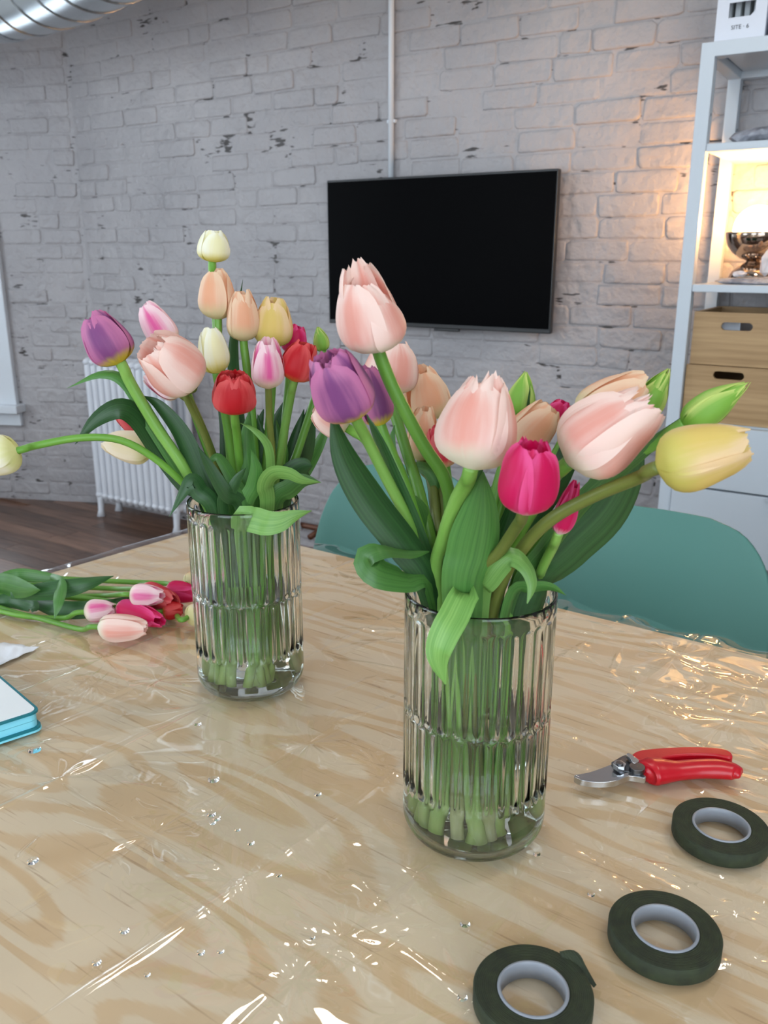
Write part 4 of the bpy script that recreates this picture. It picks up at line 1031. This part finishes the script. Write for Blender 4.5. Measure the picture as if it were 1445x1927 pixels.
n1('red tulip leaning right in the further vase', 'red', (553, 718), (576, 642), 66, .86, stem=[(546, 750), (530, 840), (515, 950)], smat='light', rot=-20, rag=.03, seed=37,
   leaves=[([(505, 955), (510, 890), (505, 840), (480, 810), (450, 795)], [.85, .84], 20, 'light', dict(roll=30)),
           ([(515, 955), (548, 890), (575, 830), (590, 740)], [.92, .93], 62, 'dark', dict(roll=25)),
           ([(530, 950), (560, 900), (600, 835), (625, 775)], [.95, .96], 34, 'mid', dict(roll=-20))])
n1('short red double tulip in front, below the cream ones', 'red', (441, 775), (440, 702), 80, .82, dY=-.012, stem=[(446, 820), (452, 880), (462, 955)], smat='mid', rot=0, opn=.06, rag=.04, point=0, double=True, seed=38)
n1('cream white tulip beside the pale pink drooping one', 'cream', (407, 704), (394, 616), 54, .87, stem=[(420, 760), (435, 850), (450, 955)], rot=25, point=.2, seed=39)
n1('large pale peach tulip drooping left in the further vase', 'peach', (366, 722), (278, 648), 104, .80, dY=-.03, stem=[(350, 745), (378, 805), (412, 890), (442, 958)], srad=.0032, smat='olive', rot=35, opn=.05, rag=.04, point=0, seed=40, tipf=.05,
   extra=[(20, 40, .6, dict(opn=.1, rag=.08, ln=.95))])
n1('pink tulip standing behind the large pale peach one', 'pink', (322, 652), (272, 572), 56, .88, stem=[(345, 720), (385, 830), (425, 955)], rot=-20, point=.3, seed=41)
n1('pink tulip below the large pale peach one', 'pink', (340, 744), (274, 702), 46, .87, stem=[(362, 760), (400, 850), (432, 955)], smat='olive', srad=.003, rot=0, point=.2, seed=42)
n1('purple tulip at the upper left of the further vase', 'purple', (228, 684), (172, 592), 84, .86, stem=[(246, 722), (292, 800), (340, 870), (376, 930), (398, 960)], srad=.0056, smat='light', rot=-10, rag=.05, point=0, seed=43, double=True,
   leaves=[([(395, 958), (345, 888), (292, 805), (240, 722), (190, 704), (125, 731)], [.90, .88, .86], 32, 'mid', dict(roll=[0, 10, 30, 40], cup=.3)),
           ([(388, 962), (345, 908), (300, 845), (262, 788), (225, 768), (180, 790), (141, 836)], [.90, .89, .86, .85], 42, 'dark', dict(roll=[0, 10, 20, 10], cup=.25, broad=.6)),
           ([(402, 958), (370, 880), (340, 815), (300, 765), (270, 745)], [.87, .88], 40, 'dark', dict(roll=-25))])
n1('cream tulip on a long bent stem at the left frame edge', 'white', (34, 848), (-46, 872), 76, .80, stem=[(70, 838), (150, 824), (225, 828), (290, 862), (350, 915), (392, 962)], srad=.0036, smat='mid', rot=20, point=0, seed=44,
   leaves=[([(402, 962), (375, 925), (362, 905), (345, 925), (318, 973)], [.84, .83], 36, 'dark', dict(free=True, roll=[0, 10, 30])),
           ([(470, 958), (440, 905), (410, 860), (385, 880)], [.84, .83], 26, 'mid', dict(roll=25)),
           ([(455, 965), (425, 930), (395, 880), (372, 840)], [.83, .82], 30, 'dark', dict(roll=-15))])
n1('pale yellow tulip hanging sideways before the radiator', 'ivory', (287, 850), (194, 830), 62, .92, stem=[(310, 858), (360, 905), (405, 958)], srad=.003, smat='olive', rot=10, point=.1, seed=45)
n1('coral tulip half hidden above the pale yellow one', 'coral', (286, 822), (224, 776), 44, .94, stem=[(320, 840), (370, 900), (415, 955)], srad=.003, rot=0, seed=46)
n1('closed green tulip bud between the two bouquets', 'bud', (608, 662), (598, 614), 30, .95, stem=[(595, 740), (560, 850), (525, 952)], rot=0, opn=-.4, point=.4, seed=47,
   leaves=[([(508, 955), (500, 915), (514, 893), (542, 892), (568, 904), (604, 908)], [.845, .83, .815, .82], 36, 'light', dict(free=True, roll=[0, 25, 45, 20], cup=.2)),
           ([(520, 955), (545, 920), (570, 905), (604, 908)], [.85, .85], 40, 'mid', dict(free=True, roll=20)),
           ([(455, 985), (474, 978), (500, 984), (526, 982), (552, 971), (587, 961)], [.84, .815, .812, .82], 50, 'light', dict(free=True, roll=[30, 0, 0, 20], cup=.12, broad=.35)),
           ([(480, 955), (470, 880), (465, 820), (470, 770)], [.86, .86], 34, 'mid', dict(roll=10)),
           ([(450, 955), (432, 870), (425, 800), (405, 720)], [.90, .91], 34, 'dark', dict(roll=20)),
           ([(490, 955), (505, 860), (520, 800), (545, 740)], [.91, .92], 44, 'dark', dict(roll=-20)),
           ([(520, 955), (545, 905), (572, 880), (588, 878)], [.88, .88], 60, 'dark', dict(roll=15)),
           ([(440, 960), (420, 910), (400, 890), (380, 860)], [.86, .86], 28, 'mid', dict(roll=15)),
           ([(462, 958), (470, 900), (490, 840), (485, 780)], [.88, .89], 40, 'dark', dict(roll=-10)),
           ([(510, 958), (515, 900), (530, 850), (520, 790)], [.89, .90], 40, 'mid', dict(roll=20)),
           ([(430, 958), (425, 890), (440, 830), (428, 770)], [.91, .92], 46, 'dark', dict(roll=15)),
           ([(500, 958), (482, 890), (478, 830), (496, 770)], [.92, .93], 50, 'dark', dict(roll=-15)),
           ([(535, 956), (552, 890), (560, 830), (572, 770)], [.91, .92], 46, 'dark', dict(roll=10)),
           ([(462, 962), (478, 915), (482, 880), (472, 845)], [.84, .835], 32, 'mid', dict(roll=15)),
           ([(410, 962), (432, 930), (448, 900), (463, 880)], [.83, .83], 24, 'dark', dict(roll=15))])

# ---- loose bunch on the table
def loose(label, kind, base, tip, w, z, stem, seed, leaves=(), dz=0., **kw):
    Bp = on_z(*base, z); Tp = on_z(*tip, z + dz)
    sp = [on_z(q[0], q[1], (q[2] if len(q) > 2 else SZ + .006)) for q in stem]
    r = tulip(label, kind, base, tip, w, Bp.y, dY=Tp.y - Bp.y, stem_pts=sp, group=G3, seed=seed, srad=.0034, smat='mid', **kw)
    O_ = Vector(r.location)
    for px, zs, w_, kn, k2 in leaves:
        pts = [on_z(q[0], q[1], zq) for q, zq in zip(px, np.interp(np.linspace(0, 1, len(px)), np.linspace(0, 1, len(zs)), zs))]
        vv, ff, uu = leaf_mesh(pts, w_ * mpp(1.1), **k2); vv = [Vector((q.x, q.y, max(q.z, SZ + .001))) for q in vv]
        link('leaf', mesh('leaf', [q - O_ for q in vv], ff, uv=uu), LEAF[kn], r)
    return r
H1, H2 = SZ + .022, SZ + .045
loose('pale pink tulip lying leftmost in the loose bunch', 'pink', (157, 1152), (218, 1146), 44, H1, [(120, 1163), (50, 1160), (0, 1150), (-60, 1135)], 61, point=.2)
loose('pale peach tulip lying nearest in the loose bunch', 'peach', (184, 1180), (277, 1182), 56, H1, [(150, 1184), (80, 1165), (20, 1150), (-60, 1122)], 62, rot=20, point=0, rag=.03)
loose('bright pink tulip lying in the middle of the loose bunch', 'hotpink', (222, 1142), (306, 1170), 46, H1, [(170, 1138), (80, 1132), (0, 1122), (-60, 1112)], 63, leaves=[([(60, 1132), (120, 1148), (200, 1142), (250, 1120)], [SZ + .012, SZ + .02], 34, 'dark', {})])
loose('pink and white tulip lying on top of the loose bunch', 'pink', (244, 1119), (308, 1121), 46, H2, [(200, 1121), (120, 1122), (40, 1120), (-50, 1130)], 64, point=.3)
loose('coral pink tulip lying behind the topmost loose one', 'coral', (268, 1112), (330, 1135), 50, H1 + .008, [(220, 1108), (150, 1105), (60, 1100), (-50, 1095)], 65, leaves=[([(20, 1118), (90, 1112), (150, 1102), (214, 1084)], [SZ + .03, SZ + .045, SZ + .05], 36, 'dark', {})])
loose('hot pink tulip reaching furthest right in the loose bunch', 'hotpink', (312, 1112), (370, 1116), 44, H1, [(270, 1098), (190, 1093), (100, 1088), (-40, 1085)], 66, leaves=[([(-20, 1095), (30, 1082), (80, 1085), (130, 1092)], [SZ + .02, SZ + .03], 26, 'mid', {}), ([(95, 1085), (112, 1100), (110, 1130), (102, 1165)], [SZ + .05, SZ + .05, SZ + .02], 26, 'mid', dict(roll=30))])
loose('red tulip lying underneath the loose bunch', 'red', (305, 1150), (345, 1146), 38, SZ + .018, [(270, 1140), (180, 1128), (80, 1115), (-40, 1105)], 67)
loose('pale peach tulip lying behind the further vase, near one', 'ivory', (352, 1162), (388, 1150), 44, SZ + .02, [(320, 1150), (250, 1138), (150, 1126), (-40, 1112)], 68, leaves=[([(-30, 1135), (20, 1130), (60, 1140), (62, 1152)], [SZ + .01, SZ + .02], 30, 'dark', {}), ([(-40, 1108), (0, 1100), (40, 1108), (76, 1110)], [SZ + .03, SZ + .05], 44, 'mid', dict(roll=20))])
loose('pale apricot tulip lying behind the further vase, far one', 'apricot', (350, 1098), (384, 1084), 38, SZ + .02, [(310, 1098), (240, 1095), (150, 1092), (-40, 1090)], 69)

# ================================================================== tools and rolls
def roll(label, px, py, tilt=(0, 0), tail=False):
    Rr, ri, h = .0385, .0218, .0127
    c = on_z(px, py, SZ + h); r = thing('tape_roll', label, 'tape roll', (c.x, c.y, SZ + .0004), 'rolls of floral tape'); r.rotation_euler = (tilt[0], tilt[1], random.uniform(0, 6))
    prof = [(ri + .0012, .0), (Rr - .001, 0), (Rr, .001), (Rr, h - .001), (Rr - .001, h)] + [(ri + .0012 + (Rr - ri - .003) * (1 - k_ / 10), h + (.0003 if k_ % 2 else 0)) for k_ in range(11)]
    b = MB(); b.lathe(prof, 72, closed=True); b.build('tape', M_TAPE, r, True)
    b = MB(); b.lathe([(ri - .0009, .0004), (ri + .0012, .0004), (ri + .0012, h + .0006), (ri + .0006, h + .001), (ri - .0004, h + .001), (ri - .0009, h + .0006)], 64, closed=True); b.build('core', M_CORE, r, True)
    r['_c'] = 1; del r['_c']
    return r
roll('dark green tape roll nearest the red pruner', 1357, 1553)
roll('dark green tape roll between the other two rolls', 1251, 1747)
r3 = roll('dark green tape roll with a loose end, at the bottom edge', 1003, 1862)
r3.rotation_euler = (0, 0, 0)
O_ = Vector(r3.location)
tp = [on_z(1058, 1806, SZ + .012) - O_, on_z(1080, 1802, SZ + .015) - O_, on_z(1096, 1822, SZ + .012) - O_, on_z(1120, 1856, SZ + .004) - O_]
pts = spline(tp, 16); v = []
for i, p in enumerate(pts):
    t = i / 16; w_ = .0055 * (1 - .75 * t); T = (pts[min(i + 1, 16)] - pts[max(i - 1, 0)]).normalized(); s = Matrix.Rotation(R(70 - 60 * t), 3, T) @ T.cross(Vector((0, 0, 1))).normalized()
    v += [p + s * w_ * q for q in (-1, -.3, .3, 1)]
o = link('tail', mesh('tail', v, grid_faces(17, 4)), M_TAPE, r3); m = o.modifiers.new('s', 'SOLIDIFY'); m.thickness = .0005

# pruner
pz = SZ + .0135
pc = on_z(1240, 1440, SZ); pr = thing('pruner', 'red handled garden pruner lying on the plastic sheet', 'pruner', pc)
def outline(pxs, z): return [((q := on_z(a_, b_, z)).x - pc.x, q.y - pc.y) for a_, b_ in pxs]
def smooth_outline(pxs, z, n=60):
    P = outline(pxs, z); P3 = [Vector((x, y, 0)) for x, y in P]; out = spline(P3 + [P3[0]], n)[:-1]; return [(p.x, p.y) for p in out]
def tool(nm, pxs, ztop, th, mt, bevel, parent=pr, n=48, sm=True):
    b = MB(); b.prism(smooth_outline(pxs, SZ + ztop, n) if sm else outline(pxs, SZ + ztop), ztop - th, ztop); return b.build(nm, mt, parent, bevel=bevel, seg=4)
tool('handle', [(1187, 1421), (1197, 1413), (1216, 1409), (1250, 1406), (1300, 1404), (1348, 1406), (1372, 1412), (1379, 1421), (1372, 1425), (1345, 1420), (1300, 1419), (1255, 1424), (1240, 1433), (1222, 1438), (1205, 1432)], .016, .014, M_RED, .0022)
hp = spline([on_z(a_, b_, SZ + .010) - pc for a_, b_ in [(1212, 1456), (1216, 1453), (1228, 1451), (1246, 1450), (1275, 1449), (1310, 1446), (1350, 1446), (1380, 1451), (1392, 1456), (1395, 1457)]], 44)
hr = np.interp(np.linspace(0, 1, 45), np.linspace(0, 1, 10), [.005, .0135, .0160, .0145, .0112, .0112, .0116, .0100, .006, .002])
b = MB(); b.tube(hp, [float(q) for q in hr], 20)
for v_ in b.v: v_.z = max(.0008, .0095 + (v_.z - .010) * .70)
b.build('handle', M_RED, pr, True)
tool('cutting_blade', [(1081, 1458), (1112, 1452), (1150, 1438), (1180, 1424), (1200, 1430), (1214, 1442), (1212, 1455), (1188, 1456), (1160, 1464), (1128, 1467), (1098, 1465)], .0105, .0028, M_CHROME, .0006)
tool('hook_blade', [(1080, 1459), (1100, 1463), (1130, 1464), (1160, 1461), (1184, 1453), (1212, 1458), (1213, 1464), (1184, 1460), (1160, 1469), (1130, 1472), (1098, 1469), (1083, 1463)], .0125, .006, M_CHROME, .0008)
tool('pivot_plate', [(1150, 1434), (1178, 1420), (1200, 1424), (1214, 1440), (1205, 1452), (1180, 1452), (1160, 1447)], .0125, .003, M_DARKSTEEL, .0006)
def stud(nm, px, py, z0, h, r_, mt, n=6, par=pr):
    q = on_z(px, py, SZ + z0 + h) - pc; b = MB(); b.lathe([(.0003, z0), (r_, z0), (r_, z0 + h), (.0003, z0 + h)], n, (q.x, q.y, 0)); return b.build(nm, mt, par, bevel=.0004)
nut = stud('pivot_nut', 1166, 1437, .0125, .005, .0062, M_CHROME, 6)
stud('bolt_end', 1166, 1435, .0172, .002, .0034, M_DARKSTEEL, 14, nut)
stud('lock_stud', 1199, 1442, .0125, .005, .0072, M_DARKSTEEL, 18)
tool('lock_catch', [(1178, 1419), (1184, 1417), (1202, 1430), (1198, 1435), (1191, 1435), (1186, 1427)], .018, .004, M_CHROME, .001)
b = MB(); h0 = on_z(1212, 1440, SZ + .010) - pc; h1 = on_z(1226, 1428, SZ + .010) - pc; dd = (h1 - h0); T = dd.normalized(); a1 = T.orthogonal().normalized(); a2 = T.cross(a1)
b.tube([h0 + dd * (k_ / 80) + (a1 * math.cos(k_ * .45) + a2 * math.sin(k_ * .45)) * .0045 for k_ in range(81)], .0009, 6); b.build('spring', M_CHROME, pr, True)

# notebook
cb = on_z(80, 1335, SZ + .024); e1 = Vector((-.70, .714, 0)).normalized(); e2 = Vector((-.775, -.632, 0)).normalized()
book = thing('notebook', 'teal notebook with a white page on top at the left table edge', 'notebook', (cb.x, cb.y, SZ + .001))
def bk(nm, ins, z0, z1, mt, rad=.010, par=book, bev=0, w=.19, l=.13):
    O2 = Vector((0, 0, 0)); pts = []
    n = 8
    def P(u, v_): return e1 * u + e2 * v_
    cs = [((ins, ins), 1, 1), ((w - ins, ins), -1, 1), ((w - ins, l - ins), -1, -1), ((ins, l - ins), 1, -1)]
    for (u, v_), su_, sv_ in cs:
        c_ = (u + su_ * rad, v_ + sv_ * rad); seq = [(-su_ * math.cos(R(90 * k_ / n)), -sv_ * math.sin(R(90 * k_ / n))) for k_ in range(n + 1)]
        if su_ * sv_ < 0: seq = seq[::-1]
        pts += [P(c_[0] + x * rad, c_[1] + y * rad) for x, y in seq]
    b = MB(); b.prism([(p.x, p.y) for p in pts], z0, z1); return b.build(nm, mt, par, bevel=bev)
bk('back_cover', 0, 0, .0022, M_CYAN); bk('inner_cover', .0004, .0022, .0048, M_TEAL); bk('page_block', .003, .0048, .0118, M_CYAN, .009); bk('divider', .0034, .0118, .0122, M_TEAL, .009)
bk('page_block', .003, .0122, .0196, M_CYAN, .009); bk('front_cover', .001, .0196, .0218, M_TEAL); pg = bk('title_page', .004, .0218, .0224, M_PAGE, .008)
for k_ in range(3):
    b = MB(); q = e1 * (.035 + .006 * k_) + e2 * (.075)
    for j_ in range(9): b.box(q + e2 * 0 + e1 * 0 + e2 * (-.004 * j_) + Vector((0, 0, .02255)), (.0028, .0012, .0001), math.atan2(e2.y, e2.x))
    b.build('print_line', M_INK, pg)
# tissue
tp_px = [(-60, 1206), (-10, 1208), (25, 1211), (48, 1216), (74, 1214), (62, 1222), (50, 1228), (20, 1242), (-12, 1254), (-60, 1262)]
pts = [on_z(a_, b_, SZ + .003) for a_, b_ in tp_px]; cc = sum(pts, Vector()) / len(pts); bm = bmesh.new()
vs = [bm.verts.new(p - cc) for p in pts]; bm.faces.new(vs); bmesh.ops.triangulate(bm, faces=bm.faces[:]); bmesh.ops.subdivide_edges(bm, edges=bm.edges[:], cuts=5, use_grid_fill=True)
for v_ in bm.verts: v_.co.z += .003 * noise.noise(v_.co * 45) + .0015 * noise.noise(v_.co * 120)
bmesh.ops.recalc_face_normals(bm, faces=bm.faces[:]); me = bpy.data.meshes.new('tissue'); bm.to_mesh(me); bm.free(); me.polygons.foreach_set('use_smooth', [True] * len(me.polygons))
o = link('paper_tissue', me, M_PAPER, None, cc); m = o.modifiers.new('s', 'SOLIDIFY'); m.thickness = .0006; tag(o, 'torn white tissue paper behind the notebook', 'tissue')

# water droplets
def drop_shape(i):
    b = MB(); b.lathe([(.0003, 0)] + [(math.cos(R(a_)) ** .8, .48 * math.sin(R(a_))) for a_ in range(0, 90, 15)] + [(.0003, .48)], 16)
    return mesh('water_droplet', [(v_.x * (1 + .12 * math.sin(i)), v_.y, v_.z) for v_ in b.v], b.f)
DS = [drop_shape(i) for i in range(3)]
for q in DS: q.materials.append(M_DROP)
DROPS = ['large water droplet alone in front of the further vase', 'water droplet nearest the left frame edge, midway down the table', 'upper of three water droplets at lower left', 'leftmost of three water droplets at lower left',
         'left of a pair of water droplets near the bottom edge', 'right of a pair of water droplets near the bottom edge', 'lowest of three water droplets at lower left', 'tiny single water droplet left of the near vase, towards the bottom edge',
         'small single water droplet beside the near vase, on its left', 'water droplet right in front of the teal notebook', 'upper left droplet of the tight cluster in front of the further vase', 'right droplet of the tight cluster in front of the further vase',
         'lowest droplet of the tight cluster in front of the further vase', 'farther of two tiny droplets trailing right of the cluster', 'nearer of two tiny droplets trailing right of the cluster', 'small water droplet left below the further vase',
         'tiny water droplet left of the bottom tape roll, halfway to the frame centre', 'water droplet between the near vase and the bottom tape roll', 'water droplet touching the left side of the bottom tape roll', 'small water droplet just left of the middle tape roll', 'small water droplet right below the near vase']
for i, (px, py, sz) in enumerate([(402, 1468, 8), (62, 1621, 8), (234, 1752, 7), (182, 1812, 7), (378, 1793, 6), (415, 1791, 5), (277, 1835, 5), (525, 1648, 4), (598, 1495, 5), (65, 1412, 9), (398, 1533, 6), (408, 1541, 6), (400, 1549, 5), (472, 1587, 5), (447, 1562, 4), (372, 1363, 5), (588, 1765, 4), (875, 1740, 7), (870, 1878, 8), (1112, 1684, 5), (1010, 1608, 5)]):
    p = on_z(px, py, SZ); s = sz * mpp(p.y) * 1.5
    o = link('water_droplet', DS[i % 3], None, None, p + Vector((0, 0, .0003))); o.scale = (s, s, s); o.rotation_euler = (0, 0, i * 1.3)
    tag(o, DROPS[i], 'droplet', 'water droplets on the plastic sheet')
